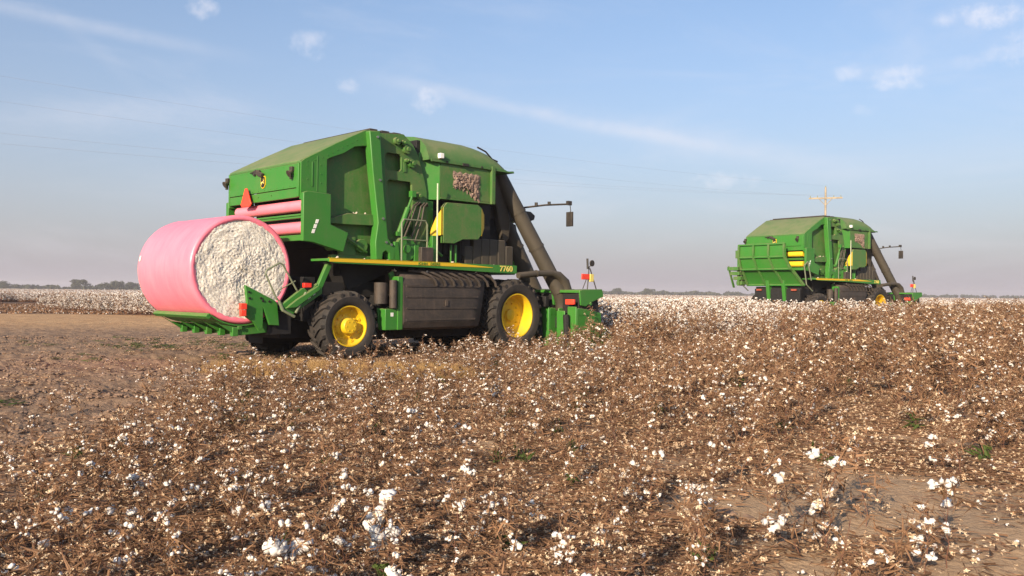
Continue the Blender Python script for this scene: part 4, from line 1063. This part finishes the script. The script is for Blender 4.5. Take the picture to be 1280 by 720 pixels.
# height: low on the left and by the machine, taller to the right
u = X / np.maximum(Y, .1)
hgt = .80 + .42 * sstep(-.15, .45, u) * sstep(5, 14, Y) + .38 * sstep(10, 24, Y) * sstep(.10, .3, u)
hgt = np.where((S < 9) & (T > -9), np.minimum(hgt, .9), hgt)
hgt = np.where((S > 5.5) & (T > -6.5), 1.25, hgt)
kinds = []
r = rng.random(X.size); white = fbm(X * .55 + 30, Y * .55 + 30, 3, 21)
for i in range(X.size):
    w = sstep(.5, .68, white[i])
    if u[i] > .12 and Y[i] > 9: k = 'tall' if r[i] < .70 else ('stripped' if r[i] < .86 else ('twiggy' if r[i] < .90 else ('leafy' if r[i] < .95 else 'shoots')))
    elif Y[i] < 8.5 and r[i] < .02 + .06 * w + (.03 if (Y[i] < 6.5 and u[i] < 0) else 0): k = 'fluffy'
    elif r[i] < .50: k = 'stripped'
    elif r[i] < .70: k = 'leafy'
    elif r[i] < .76: k = 'twiggy'
    elif r[i] < .90: k = 'shoots'
    else: k = 'tall' if r[i] < .96 or Y[i] < 7 else 'fluffy'
    kinds.append(k)
# a few plants the photograph shows standing out in front: world x, y, kind, scale
SPECIAL = [(-1.19, 4.63, 'heavy', 1.0), (-.78, 5.15, 'heavy', .9), (-.64, 4.74, 'heavy', 1.0), (-.58, 4.32, 'heavy', .8), (-.95, 4.40, 'fluffy', .8), (-1.9, 4.8, 'heavy', .7), (-2.0, 6.0, 'heavy', .7), (2.0, 5.35, 'heavy', .8), (2.42, 5.05, 'heavy', .8), (.28, 4.9, 'heavy', .6), (-.30, 5.8, 'fluffy', .8), (.9, 6.3, 'fluffy', .8), (-3.1, 7.2, 'fluffy', .9), (-2.1, 8.0, 'fluffy', .9), (-.9, 8.2, 'fluffy', .9), (.3, 9.0, 'fluffy', .9), (-1.5, 5.6, 'fluffy', .9), (-1.72, 5.5, 'fluffy', 1.1), (-2.5, 5.6, 'fluffy', 1.0),
           (-2.2, 5.2, 'fluffy', 1.0), (-.10, 5.0, 'fluffy', .9), (1.78, 5.2, 'fluffy', 1.25), (1.95, 5.35, 'fluffy', 1.1), (2.55, 5.0, 'fluffy', 1.2), (2.35, 4.85, 'fluffy', .9), (1.2, 5.5, 'fluffy', .8), (2.2, 6.0, 'tall', .8), (2.45, 5.9, 'tall', .85)]
X = np.concatenate([X, [s[0] for s in SPECIAL]]); Y = np.concatenate([Y, [s[1] for s in SPECIAL]]); kinds += [s[2] for s in SPECIAL]; hgt = np.concatenate([hgt, [s[3] for s in SPECIAL]])
Z = gz(X, Y)
print('foreground plants', X.size)
order = np.argsort(np.hypot(X, Y) - 3.0 * np.isin(np.arange(X.size), np.arange(X.size - len(SPECIAL), X.size)))
infr = (np.abs(X) < .61 * Y) & (Y > 4.1)
near = [i for i in order if infr[i]][:300]
nearset = set(near)
src_w = {k: [fastmesh(W, k + '_stalk') for W, _ in v] for k, v in VARS.items()}
src_b = {k: [[fastmesh(b1, k + '_boll') for b1 in bl] for _, bl in v] for k, v in VARS.items()}
src_m = {k: [fastmesh(merged(W, bl), k + '_whole') for W, bl in v] for k, v in VARS.items()}
LAB = {'stripped': ('low stripped cotton plant of bare brown twigs with pale open burrs, in the foreground stubble', 'stripped cotton plants in the foreground'),
       'leafy': ('low cotton plant full of crumpled dry brown leaves, in the foreground stubble', 'leafy dry cotton plants in the foreground'),
       'tall': ('upright thin cotton plant with cream burrs standing above the low foreground stubble', 'upright cotton plants in the foreground'),
       'fluffy': ('foreground cotton plant hung with large fluffy white bolls', 'fluffy white cotton plants in the foreground'),
       'twiggy': ('long thin leaning cotton stem, nearly bare, sticking up out of the foreground stubble', 'bare leaning cotton stems in the foreground'),
       'heavy': ('foreground cotton plant bent under a thick bunch of large white bolls', 'foreground cotton plants with thick bunches of white bolls'),
       'shoots': ('low brown cotton plant with fresh green leaves sprouting at its foot, in the foreground', 'resprouting cotton plants in the foreground')}
for rank, i in enumerate(near):
    k = kinds[i]; detail = rank < 110 or k in ('fluffy', 'heavy'); q = int(rng.integers(len(src_w[k]))); s = float(hgt[i]) * (1.0 if kinds[i] != 'fluffy' else .95) * float(rng.uniform(.85, 1.15))
    o = bpy.data.objects.new('cotton_plant', src_w[k][q] if detail else src_m[k][q]); COL.objects.link(o)
    o.location = (float(X[i]), float(Y[i]), float(Z[i])); o.rotation_euler = (float(rng.normal(0, .1)), float(rng.normal(0, .1)), float(rng.random() * 6.28)); o.scale = (s * 1.05, s * 1.05, s)
    for me_ in (src_b[k][q] if detail else ()):
        b_ = bpy.data.objects.new('cotton_boll', me_); COL.objects.link(b_); b_.parent = o
    tag(o, LAB[k][0], 'cotton plant', LAB[k][1])
names = list(VARS); base = {}; srcs = []
for k in names:
    base[k] = len(srcs); srcs += [fastmesh(merged(W, Bm), k + '_plant') for W, Bm in VARS[k]]
rest = [i for i in range(X.size) if i not in nearset]
idx = [base[kinds[i]] + int(rng.integers(len(VARS[kinds[i]]))) for i in rest]
sc = hgt[rest] * rng.uniform(.8, 1.2, len(rest))
instancer('cotton_stubble', np.stack([X[rest], Y[rest], Z[rest]], -1), np.stack([rng.normal(0, .12, len(rest)), rng.normal(0, .12, len(rest)), rng.random(len(rest)) * 6.28], -1),
          np.stack([sc * 1.1, sc * 1.1, sc], -1), idx, srcs, 'picked cotton stubble, brown stalks with scraps of lint')

# ---- ripe unpicked cotton beyond the machines
X, Y, S, T = rows(6, 75, -34, 60, .135)
full_line = -6.4 + 1.3 * (fbm(S * .25 + 5, T * .25 + 5, 2, 8) - .5)
s2, t2 = st2(X, Y)
keep = (S > 8.4) & (T > full_line) & in_view(X, Y, .05, 3) & (Y < 62) & ~((np.abs(t2) < 3.1) & (s2 > -2.6) & (s2 < 9)) & (rng.random(X.size) < .9)
X, Y, S, T = X[keep], Y[keep], S[keep], T[keep]
print('ripe plants', X.size)
n = X.size; edge = sstep(0, 5, T - (-6.4)); sc = (.82 + .24 * edge) * rng.uniform(.85, 1.15, n)
ix = base['full'] + rng.integers(0, 4, n)
thin = rng.random(n) < (.5 * (1 - edge)); ix = np.where(thin, base['tall'] + rng.integers(0, 5, n), ix); sc = np.where(thin, sc * 1.5, sc)
instancer('ripe_cotton', np.stack([X, Y, gz(X, Y)], -1), np.stack([rng.normal(0, .08, n), rng.normal(0, .08, n), rng.random(n) * 6.28], -1), np.stack([sc] * 3, -1), ix, srcs, 'unpicked white cotton between and beyond the harvesters')

# ---- distant cotton: patches of row, 2.4 m long
def patch(seed, full=True):
    rnd = random.Random(seed); mb = MB()
    for k in range(26):
        x = rnd.uniform(-1.2, 1.2); y = rnd.gauss(0, .14); h = rnd.uniform(.75, 1.08) if full else rnd.uniform(.04, .14)
        mb.cur = 0; mb.tube([(x, y, 0), (x + rnd.gauss(0, .06), y + rnd.gauss(0, .06), h)], .012, 3, cap=False)
        for q in range(7 if full else 5): leaf(mb, (x + rnd.gauss(0, .12), y + rnd.gauss(0, .16), rnd.uniform(.1, 1) * h), .08, rnd)
        for q in range(11 if full else 1):
            c = Vector((x + rnd.gauss(0, .13), y + rnd.gauss(0, .18), rnd.uniform(.3, 1.02) * h)); r_ = rnd.uniform(.025, .05); mb.cur = 3
            mb.add([c + Vector(v) * r_ for v in ((1, 0, 0), (-1, 0, 0), (0, 1, 0), (0, -1, 0), (0, 0, 1), (0, 0, -1))], [(0, 2, 4), (2, 1, 4), (1, 3, 4), (3, 0, 4), (2, 0, 5), (1, 2, 5), (3, 1, 5), (0, 3, 5)])
    return fastmesh(mb, 'cotton_row_patch')
PF = [patch(50 + k) for k in range(4)]; PS = [patch(80 + k, False) for k in range(3)]
def far_rows(s0, s1, t0, t1, step, rowmul=1):
    ts = np.arange(t0, t1, .97 * rowmul); ss = np.arange(s0, s1, step); S, T = np.meshgrid(ss, ts); S = S.ravel() + rng.uniform(-.4, .4, S.size) * step; T = T.ravel()
    return O1.x + S * H1.x + T * L1.x, O1.y + S * H1.y + T * L1.y, S, T
P_, R_, S_, I_ = [], [], [], []
for (a, b_, mul, y0, y1) in ((2.2, 1, 1, 60, 130), (4.4, 2, 2, 130, 330)):
    X, Y, S, T = far_rows(-60, 480, -330, 420, a, b_)
    keep = (S > 8.4) & (T > -6.4) & (X > -.12 * Y) & (np.abs(X) < Y * .66 + 4) & (Y > y0) & (Y < y1)
    X, Y = X[keep], Y[keep]; n = X.size
    P_.append(np.stack([X, Y, gz(X, Y)], -1)); R_.append(np.stack([np.zeros(n), np.zeros(n), np.full(n, R(45)) + rng.integers(0, 2, n) * math.pi], -1)); S_.append(np.stack([np.full(n, mul ** .8), np.full(n, mul ** .8), rng.uniform(.9, 1.1, n)], -1)); I_.append(rng.integers(0, 4, n))
# far left field behind the turn row
for (a, mul, y0, y1) in ((2.2, 1, 91, 135), (4.4, 2, 135, 330)):
    xs = np.arange(-230, 0, a); ys = np.arange(y0, y1, .97 * mul); XX, YY = np.meshgrid(xs, ys); X = XX.ravel() + rng.uniform(-1, 1, XX.size); Y = YY.ravel() + .035 * (X + 60) + rng.normal(0, .1, XX.size)
    keep = (np.abs(X) < Y * .66 + 4) & (X < -.10 * Y - 6); X, Y = X[keep], Y[keep]; n = X.size
    P_.append(np.stack([X, Y, gz(X, Y)], -1)); R_.append(np.stack([np.zeros(n), np.zeros(n), rng.integers(0, 2, n) * math.pi + rng.normal(0, .05, n)], -1)); S_.append(np.stack([np.full(n, mul ** .8), np.full(n, mul ** .8), rng.uniform(.9, 1.1, n)], -1)); I_.append(rng.integers(0, 4, n))
print('far patches', sum(len(p) for p in P_))
instancer('distant_cotton', np.vstack(P_), np.vstack(R_), np.vstack(S_), np.concatenate(I_), PF, 'far field of white cotton reaching the tree line')
X, Y = rng.uniform(-70, 0, 1100), rng.uniform(52.5, 80, 1100); keep = (np.abs(X) < Y * .66 + 3) & (X < -.1 * Y - 2); X, Y = X[keep], Y[keep]; n = X.size
instancer('shredded_stalks', np.stack([X, Y, gz(X, Y)], -1), np.stack([np.zeros(n), np.zeros(n), rng.normal(0, .1, n)], -1), np.stack([np.ones(n)] * 3, -1), rng.integers(0, 3, n), PS, 'dark strip of shredded cotton stalks before the far field')

# ---- ground litter: leaf crumbs, burr bits, lint scraps, soil clods, straw
def litter(seed, n, kinds_, rad):
    rnd = random.Random(seed); mb = MB()
    for k in range(n):
        a = rnd.random() * 6.283; rr = rad * math.sqrt(rnd.random()); p = Vector((math.cos(a) * rr, math.sin(a) * rr, rnd.uniform(0, .025))); q = rnd.choice(kinds_)
        if q == 'leaf': leaf(mb, p, rnd.uniform(.006, .015), rnd, 1, 1)
        elif q == 'burr': burr(mb, p, rnd.uniform(.012, .02), rnd)
        elif q == 'lint': lint(mb, p, rnd.uniform(.008, .018), rnd)
        elif q == 'stick':
            e = p + Vector((rnd.uniform(-1, 1), rnd.uniform(-1, 1), rnd.uniform(-.05, .25))) * .11; twig(mb, p, e, .0014, .001, rnd, .1, 2)
    return fastmesh(mb, 'litter_patch')
LS = [litter(200 + k, 85, ['leaf'] * 12 + ['burr'] * 4 + ['stick'] * 2, .34) for k in range(5)]
n0 = 9000
X = rng.uniform(-9, 14, n0 * 3); Y = 3.6 + 22 * rng.random(n0 * 3) ** 1.5
keep = in_view(X, Y, .05, .5) & (rng.random(X.size) < (1 - .97 * bare_left(X, Y)) * (1 - .88 * bare_patch(X, Y))); X, Y = X[keep][:6500], Y[keep][:6500]; n = X.size
print('litter', n)
instancer('leaf_litter', np.stack([X, Y, gz(X, Y)], -1), np.stack([np.zeros(n), np.zeros(n), rng.random(n) * 6.28], -1), np.stack([rng.uniform(.8, 1.3, n)] * 3, -1), rng.integers(0, 5, n), LS, 'crumbled dry leaves and twigs between the plants')
LL = [litter(300 + k, 5, ['lint', 'lint', 'burr', 'leaf'], .10) for k in range(5)]
X = rng.uniform(-12, 14, 9000); Y = 3.8 + 26 * rng.random(9000) ** 1.4
keep = in_view(X, Y, .05, .5) & (rng.random(X.size) < np.where(bare_left(X, Y) > .5, .09 + .22 * sstep(-7.5, -4, X), .36)); X, Y = X[keep], Y[keep]; n = X.size
instancer('lint_scraps', np.stack([X, Y, gz(X, Y) + .005], -1), np.stack([np.zeros(n), np.zeros(n), rng.random(n) * 6.28], -1), np.stack([rng.uniform(.7, 1.5, n)] * 3, -1), rng.integers(0, 5, n), LL, 'scraps of white lint and burrs dropped on the soil')
# clods
def clod(seed):
    rnd = random.Random(seed); mb = MB(); vs, fs = ico()[1]
    for k in range(7):
        c = Vector((rnd.uniform(-.14, .14), rnd.uniform(-.14, .14), 0)); r_ = rnd.uniform(.008, .032); ph = rnd.random() * 9
        mb.add([c + Vector((v.x * r_ * 1.25, v.y * r_, v.z * r_ * .62)) * (1 + .25 * math.sin(v.x * 4 + ph) + rnd.uniform(-.15, .15)) for v in vs], fs)
    me = bpy.data.meshes.new('clod_patch'); me.from_pydata(mb.v, [], mb.f); me.materials.append(M['clod']); return me
M['clod'] = plain('soil_clod', (.20, .13, .09), .95, var=.3, scale=9, bmp=.6)
CL = [clod(400 + k) for k in range(5)]
X = rng.uniform(-16, 6, 14000); Y = 4 + 24 * rng.random(14000) ** 1.3
keep = in_view(X, Y, .05, .5) & (rng.random(X.size) < .02 + .8 * bare_left(X, Y) * sstep(.36, .56, fbm(X * .5, Y * .9, 3, 31))); X, Y = X[keep], Y[keep]; n = X.size
instancer('soil_clods', np.stack([X, Y, gz(X, Y)], -1), np.stack([np.zeros(n), np.zeros(n), rng.random(n) * 6.28], -1), np.stack([rng.uniform(.7, 1.4, n)] * 3, -1), rng.integers(0, 5, n), CL, 'clods of turned brown soil on the bare ground')
def straw(seed):
    rnd = random.Random(seed); mb = MB()
    for k in range(60):
        a = rnd.random() * 6.283; rr = .3 * math.sqrt(rnd.random()); p = Vector((math.cos(a) * rr, math.sin(a) * rr, 0)); mb.cur = 5
        e = p + Vector((rnd.gauss(0, .09), rnd.gauss(0, .09), rnd.uniform(.02, .22))); w = Vector((rnd.uniform(-1, 1), rnd.uniform(-1, 1), 0)) * .004
        mb.add([p - w, p + w, e + w * .3, e - w * .3], [(0, 1, 2, 3)])
    return fastmesh(mb, 'straw_patch')
ST = [straw(500 + k) for k in range(3)]
a = rng.random(800) * 6.28; q = np.sqrt(rng.random(800)); X = -3.2 + 2.5 * q * np.cos(a); Y = 16.4 + 1.1 * q * np.sin(a); n = X.size
instancer('dry_straw', np.stack([X, Y, gz(X, Y)], -1), np.stack([np.zeros(n), np.zeros(n), rng.random(n) * 6.28], -1), np.stack([rng.uniform(.7, 1.2, n)] * 3, -1), rng.integers(0, 3, n), ST, 'tan dry straw on the ground beside the near harvester')

def weed(seed):
    rnd = random.Random(seed); mb = MB()
    for k in range(26):
        a = rnd.random() * 6.283; rr = .16 * math.sqrt(rnd.random()); leaf(mb, (math.cos(a) * rr, math.sin(a) * rr, rnd.uniform(.01, .07)), rnd.uniform(.008, .022), rnd, 4, 1)
    return fastmesh(mb, 'weed_patch')
WD = [weed(600 + k) for k in range(3)]
X = rng.normal(-9.2, 2.6, 150); Y = rng.normal(22.5, 1.7, 150); X2 = rng.uniform(-9, -3, 260); Y2 = rng.uniform(4.6, 12, 260); k2 = fbm(X2 * .8, Y2 * .8, 3, 44) > .58; X = np.concatenate([X, X2[k2]]); Y = np.concatenate([Y, Y2[k2]])
keep = in_view(X, Y, .05, .5) & (fbm(X * .5, Y * .5, 2, 45) > .42); X, Y = X[keep], Y[keep]; n = X.size
instancer('low_weeds', np.stack([X, Y, gz(X, Y)], -1), np.stack([np.zeros(n), np.zeros(n), rng.random(n) * 6.28], -1), np.stack([rng.uniform(.6, 1.2, n)] * 3, -1), rng.integers(0, 3, n), WD, 'thin green weeds growing on the bare soil at the left')

# ------------------------------------------------------------------ trees along the horizon
P_TREE = pmat('tree_leaves', (.028, .035, .018), (.075, .08, .035), .8, spread=.2)
P_BARK = plain('tree_bark', (.09, .07, .05), .9)
def crown_mesh(seed, w, h, n, leaf_s, z0):
    rnd = random.Random(seed); vs = []; fs = []
    lobes = [(rnd.uniform(-.34, .34) * w, rnd.uniform(-.3, .3) * w, z0 + h * rnd.uniform(.3, .75), rnd.uniform(.18, .32) * w, rnd.uniform(.16, .3) * h) for _ in range(9)]
    for k in range(n):
        lx, ly, lz, lr, lh = rnd.choice(lobes); d = Vector((rnd.gauss(0, 1), rnd.gauss(0, 1), rnd.gauss(0, 1))).normalized() * rnd.uniform(.55, 1.05)
        c = Vector((lx + d.x * lr, ly + d.y * lr, lz + d.z * lh)); q = Quaternion((rnd.gauss(0, 1), rnd.gauss(0, 1), rnd.gauss(0, 1), rnd.gauss(0, 1))).normalized(); s = leaf_s * rnd.uniform(.6, 1.3)
        i = len(vs); vs += [c + q @ Vector((x * s, y * s, z * s)) for x, y, z in ((-1, -.5, 0), (.8, -.7, .2), (1, .6, 0), (-.6, .8, .3))]; fs += [(i, i + 1, i + 2, i + 3)]
    return vs, fs
def tree(x, y, w, h, seed, label):
    m = MB(); m.tube([(0, 0, 0), (.1, 0, h * .25), (0, .1, h * .55)], [w * .035, w * .028, w * .014], 8)
    for k in range(5):
        a = k * 1.3; m.tube([(0, 0, h * (.2 + .06 * k)), (math.cos(a) * w * .25, math.sin(a) * w * .25, h * (.5 + .05 * k))], [w * .014, w * .006], 6)
    o = empty('field_tree', (x, y, 0)); m.build('trunk', P_BARK, o)
    vs, fs = crown_mesh(seed, w, h, 1500, w * .035, 0); c = MB(); c.add(vs, fs); c.build('crown', P_TREE, o, recalc=False, sharp=180)
    tag(o, label, 'tree')
def D(u, dist): return (u - 640) / F * dist
tree(D(100, 640), 640, 13, 9.0, 1, 'rounded lone tree rising above the far tree line near the left edge')
tree(D(133, 650), 650, 11, 6.5, 2, 'smaller far tree just left of the pink module and right of the rounded tree')
tree(D(147, 640), 640, 9, 8.0, 3, 'far tree with a pointed crown showing just left of the pink module')
tree(D(165, 660), 660, 11, 7.0, 4, 'far tree half hidden behind the left edge of the pink module')
tree(D(4, 640), 640, 9, 6.5, 5, 'far tree at the very left end of the tree line')
tree(D(771, 900), 900, 12, 7.5, 6, 'small distant tree above the white cotton just right of the near harvester')
tree(D(811, 900), 900, 12, 7.5, 7, 'small distant tree above the cotton midway between the near harvester and the far one')
def woods(name, spans, label):
    vs, fs = [], []; rnd = random.Random(77)
    for (x0, x1, y, hh) in spans:
        x = x0
        while x < x1:
            w = rnd.uniform(7, 15); h = hh * rnd.uniform(.65, 1.15)
            v, f = crown_mesh(rnd.randint(0, 9999), w, h, 260, 1.0, -h * .2); n = len(vs); yy = y + rnd.uniform(-12, 12)
            vs += [(p.x + x, p.y + yy, max(0, p.z)) for p in v]; fs += [tuple(i + n for i in q) for q in f]
            x += w * .55
    c = MB(); c.add(vs, fs); o = c.build(name, P_TREE, None, recalc=False, sharp=180); tag(o, label, kind='stuff')
woods('far_woods', [(D(-60, 700), D(215, 700), 700, 4.6), (D(215, 800), D(560, 800), 800, 4.5), (D(560, 1000), D(930, 1000), 1000, 6.2), (D(920, 1300), D(1120, 1300), 1300, 4.5), (D(1110, 1150), D(1360, 1150), 1150, 5.0)], 'low line of far trees along the horizon')

# ------------------------------------------------------------------ utility pole and its wires
M['pole'] = plain('weathered_pole_wood', (.33, .27, .19), .85, var=.2, scale=3)
M['wire'] = plain('wire_metal', (.3, .3, .32), .5, var=.05)
def utility_pole(x, y, rz, label):
    o = empty('utility_pole', (x, y, 0), rz)
    m = MB(); m.tube([(0, 0, -.2), (0, 0, 12.2)], [.14, .09], 12); m.build('pole', M['pole'], o)
    m = MB(); m.box(-1.55, 1.55, -.2, -.09, 11.05, 11.2); ca = m.build('crossarm', M['pole'], o)
    m = MB(); m.tube([(-.6, -.15, 11.05), (0, -.1, 10.4)], .03, 6); m.tube([(.6, -.15, 11.05), (0, -.1, 10.4)], .03, 6); m.build('brace', M['pole'], ca)
    for xx in (-1.4, -.75, .75, 1.4):
        m = MB(); m.tube([(xx, -.145, 11.2), (xx, -.145, 11.38)], [.05, .035], 8); m.build('insulator', M['greysteel'], ca)
    m = MB(); m.tube([(0, 0, 12.2), (0, 0, 12.36)], [.05, .035], 8); m.build('insulator', M['greysteel'], o)
    m = MB(); m.tube([(0, -.3, 9.9), (0, -.3, 10.7)], .12, 10)
    tag(o, label, 'utility pole')
    return o
px, py = 30.7, 84.0; qx, qy = -56.0, 10.0
dirw = Vector((qx - px, qy - py, 0)).normalized(); rzp = math.atan2(dirw.y, dirw.x) + R(90)
utility_pole(px, py, R(-20), 'pale wooden utility pole with one crossarm rising behind the far harvester')
arm = Vector((math.cos(R(-20)), math.sin(R(-20)), 0)); side = Vector((-dirw.y, dirw.x, 0))
for k, (off, zz, nm) in enumerate(((0, 12.36, 'topmost'), (-1.4, 11.38, 'second'), (.75, 11.38, 'third'), (1.4, 11.38, 'lowest'))):
    A = Vector((px, py, zz)) + arm * off; Bp = Vector((qx, qy, zz - (0, .1, 2.6, 3.4)[k])) ; pts = []
    for i in range(25):
        t = i / 24; p = A.lerp(Bp, t); p.z -= 1.4 * 4 * t * (1 - t); pts.append(p)
    m = MB(); m.tube(pts, .0034, 5, cap=False); w = m.build('power_line', M['wire'], None); tag(w, {'topmost': 'thin power line highest of the four crossing the sky at the upper left', 'second': 'thin power line just below the highest one in the sky at the upper left', 'third': 'thin power line second from the bottom of the four in the left sky', 'lowest': 'thin power line lowest of the four in the left sky'}[nm], 'power line', 'power lines across the sky')

# ------------------------------------------------------------------ the dusty air
hm = bpy.data.materials.new('haze'); hm.use_nodes = True; hn = hm.node_tree; hn.nodes.remove(hn.nodes['Principled BSDF'])
pv = hn.nodes.new('ShaderNodeVolumePrincipled'); pv.inputs['Color'].default_value = (.93, .88, .93, 1); pv.inputs['Density'].default_value = HAZE_D; pv.inputs['Anisotropy'].default_value = .1
hn.links.new(pv.outputs[0], hn.nodes['Material Output'].inputs['Volume'])
if HAZE_D:
    m = MB(); m.box(-2700, 2700, -2700, 2700, -1.6, 19); hz_o = m.build('haze', hm); tag(hz_o, 'thin dusty evening haze lying over the fields', kind='stuff')
# ------------------------------------------------------------------ light, sky, camera
SUN_EL = R(21); SUN_AZ = math.atan2(-.44, -.898)      # direction to the sun, x then y, from the +y axis clockwise
sd = Vector((math.sin(SUN_AZ) * math.cos(SUN_EL), math.cos(SUN_AZ) * math.cos(SUN_EL), math.sin(SUN_EL)))
ld = bpy.data.lights.new('sun', 'SUN'); ld.energy = 5.0; ld.angle = R(.53); ld.color = (1, .82, .60)
lo = bpy.data.objects.new('sun', ld); COL.objects.link(lo); lo.rotation_euler = sd.to_track_quat('Z', 'Y').to_euler()
world = bpy.data.worlds.new('World'); scn.world = world; world.use_nodes = True
nt = world.node_tree; bg = nt.nodes['Background']
sky = nt.nodes.new('ShaderNodeTexSky'); sky.sky_type = 'NISHITA'; sky.sun_disc = False; sky.sun_elevation = SUN_EL; sky.sun_rotation = SUN_AZ
sky.air_density = 1.0; sky.dust_density = 1.5; sky.ozone_density = 1.5; sky.altitude = 50
tc = nt.nodes.new('ShaderNodeTexCoord'); V = tc.outputs['Generated']
def cam_dir(u, v):
    a = (u - 640) + ROLL * (v - 360); b = (v - 360) - ROLL * (u - 640)
    return Vector((a / F, 1, -(b - 5.3) / F)).normalized()
sz = nt.nodes.new('ShaderNodeSeparateXYZ'); nt.links.new(V, sz.inputs[0])
# thin haze near the horizon: lavender grey
hz = mth(nt, 'POWER', mth(nt, 'SUBTRACT', 1.0, mth(nt, 'MINIMUM', mth(nt, 'ABSOLUTE', sz.outputs['Z']), 1.0)), 4.1)
SKYGAIN = 1.0
tint = nt.nodes.new('ShaderNodeVectorMath'); tint.operation = 'MULTIPLY'; nt.links.new(sky.outputs[0], tint.inputs[0]); tint.inputs[1].default_value = (.93, 1.06, 1.18)
col = mix(nt, mth(nt, 'MULTIPLY', hz, HAZE_F), tint.outputs[0], HAZE_C)
zn = noise(nt, 2.2, 6, .6, None, .4)
mp = nt.nodes.new('ShaderNodeMapping'); mp.inputs['Scale'].default_value = (1.5, 1.5, 7); mp.inputs['Rotation'].default_value = (0, R(10), 0); nt.links.new(V, mp.inputs[0])
veil = noise(nt, 2.0, 7, .62, mp.outputs[0], .6)
col = mix(nt, ramp(nt, veil, .45, .8, 0, .22), col, CLOUD_C)
wn = nt.nodes.new('ShaderNodeTexNoise'); wn.inputs['Scale'].default_value = 40; wn.inputs['Detail'].default_value = 6; wn.inputs['Roughness'].default_value = .65; nt.links.new(V, wn.inputs['Vector'])
fine = wn.outputs['Fac']
# vapour trail: a band round a great circle
def trail(p, q, width, s0, s1, strength, fade_p=None):
    global col
    a, b = cam_dir(*p), cam_dir(*q); n = a.cross(b).normalized(); t = (b - a).normalized()
    dn = nt.nodes.new('ShaderNodeVectorMath'); dn.operation = 'DOT_PRODUCT'; nt.links.new(V, dn.inputs[0]); dn.inputs[1].default_value = n
    dt = nt.nodes.new('ShaderNodeVectorMath'); dt.operation = 'DOT_PRODUCT'; nt.links.new(V, dt.inputs[0]); dt.inputs[1].default_value = t
    d = mth(nt, 'ABSOLUTE', mth(nt, 'ADD', dn.outputs['Value'], mth(nt, 'MULTIPLY', mth(nt, 'SUBTRACT', veil, .5), .02)))
    f = mth(nt, 'SUBTRACT', 1.0, ramp(nt, d, 0, width))
    lo_, hi_ = a.dot(t), b.dot(t)
    f = mth(nt, 'MULTIPLY', f, mth(nt, 'MULTIPLY', ramp(nt, dt.outputs['Value'], lo_ - .05, lo_ + .12), mth(nt, 'SUBTRACT', 1.0, ramp(nt, dt.outputs['Value'], hi_ - .14, hi_ + .02))))
    front = ramp(nt, sz.outputs['Y'], .0, .1)
    f = mth(nt, 'MULTIPLY', mth(nt, 'MULTIPLY', f, front), ramp(nt, mth(nt, 'ADD', mth(nt, 'MULTIPLY', veil, .6), mth(nt, 'MULTIPLY', fine, .4)), .3, .62, .35 * strength, strength))
    col = mix(nt, f, col, CLOUD_C)
trail((-120, -20), (330, 75), .013, 0, 1, .28)
trail((470, 98), (960, 200), .012, 0, 1, .32)
trail((640, 130), (1150, 235), .025, 0, 1, .16)
trail((-40, 150), (360, 132), .03, 0, 1, .22)
trail((60, 10), (200, 130), .012, 0, 1, .18)
# small puffs: u, v, half width, half height in photo pixels, strength
for (u_, v_, w_, h_, s_) in ((252, 6, 15, 13, .75), (388, 52, 26, 11, .55), (394, 70, 14, 9, .6), (434, 107, 12, 9, .5), (533, 126, 20, 14, .95), (1252, 18, 36, 15, .9), (1196, 22, 20, 9, .45), (1262, 64, 24, 14, .7), (1060, 90, 22, 8, .55),
                         (1126, 92, 28, 9, .7), (1120, 106, 28, 6, .65), (1078, 138, 12, 8, .35), (905, 226, 36, 10, .55), (1282, 42, 20, 8, .5), (1205, 78, 16, 7, .2)):
    c = cam_dir(u_, v_); rt = c.cross(Vector((0, 0, 1))).normalized(); upv = rt.cross(c).normalized()
    sb_ = nt.nodes.new('ShaderNodeVectorMath'); sb_.operation = 'SUBTRACT'; nt.links.new(V, sb_.inputs[0]); sb_.inputs[1].default_value = c
    def dt_(vv, k):
        d = nt.nodes.new('ShaderNodeVectorMath'); d.operation = 'DOT_PRODUCT'; nt.links.new(sb_.outputs[0], d.inputs[0]); d.inputs[1].default_value = vv * k; return d.outputs['Value']
    a, b, e = dt_(rt, F / w_), dt_(upv, F / h_), dt_(c, 6)
    r2 = mth(nt, 'ADD', mth(nt, 'ADD', mth(nt, 'MULTIPLY', a, a), mth(nt, 'MULTIPLY', b, b)), mth(nt, 'MULTIPLY', e, e))
    q = mth(nt, 'ADD', r2, mth(nt, 'MULTIPLY', mth(nt, 'SUBTRACT', fine, .5), 6.5))
    f = mth(nt, 'SUBTRACT', 1.0, ramp(nt, q, -1.8, 1.7)); col = mix(nt, mth(nt, 'MULTIPLY', f, s_ * .66), col, (6.6, 6.3, 6.5))
nt.links.new(col, bg.inputs['Color']); bg.inputs['Strength'].default_value = SKY_STR

cam = bpy.data.cameras.new('camera'); co = bpy.data.objects.new('camera', cam); COL.objects.link(co); scn.camera = co
cam.sensor_width = 36; cam.lens = F / 1280 * 36; cam.clip_end = 20000; cam.clip_start = .05
pitch = math.atan(5.3 / F)
co.matrix_world = Matrix.Translation((0, 0, CAM_H + float(gz(0., 0.)) * 0)) @ Matrix.Rotation(R(90) + pitch, 4, 'X') @ Matrix.Rotation(ROLL, 4, 'Z')
scn.render.engine = 'CYCLES'; scn.cycles.max_bounces = 6; scn.cycles.diffuse_bounces = 3; scn.cycles.glossy_bounces = 2; scn.cycles.transmission_bounces = 3
scn.cycles.use_denoising = True
scn.view_settings.view_transform = 'Standard'; scn.view_settings.look = 'None'; scn.view_settings.exposure = EXPO; scn.view_settings.gamma = 1
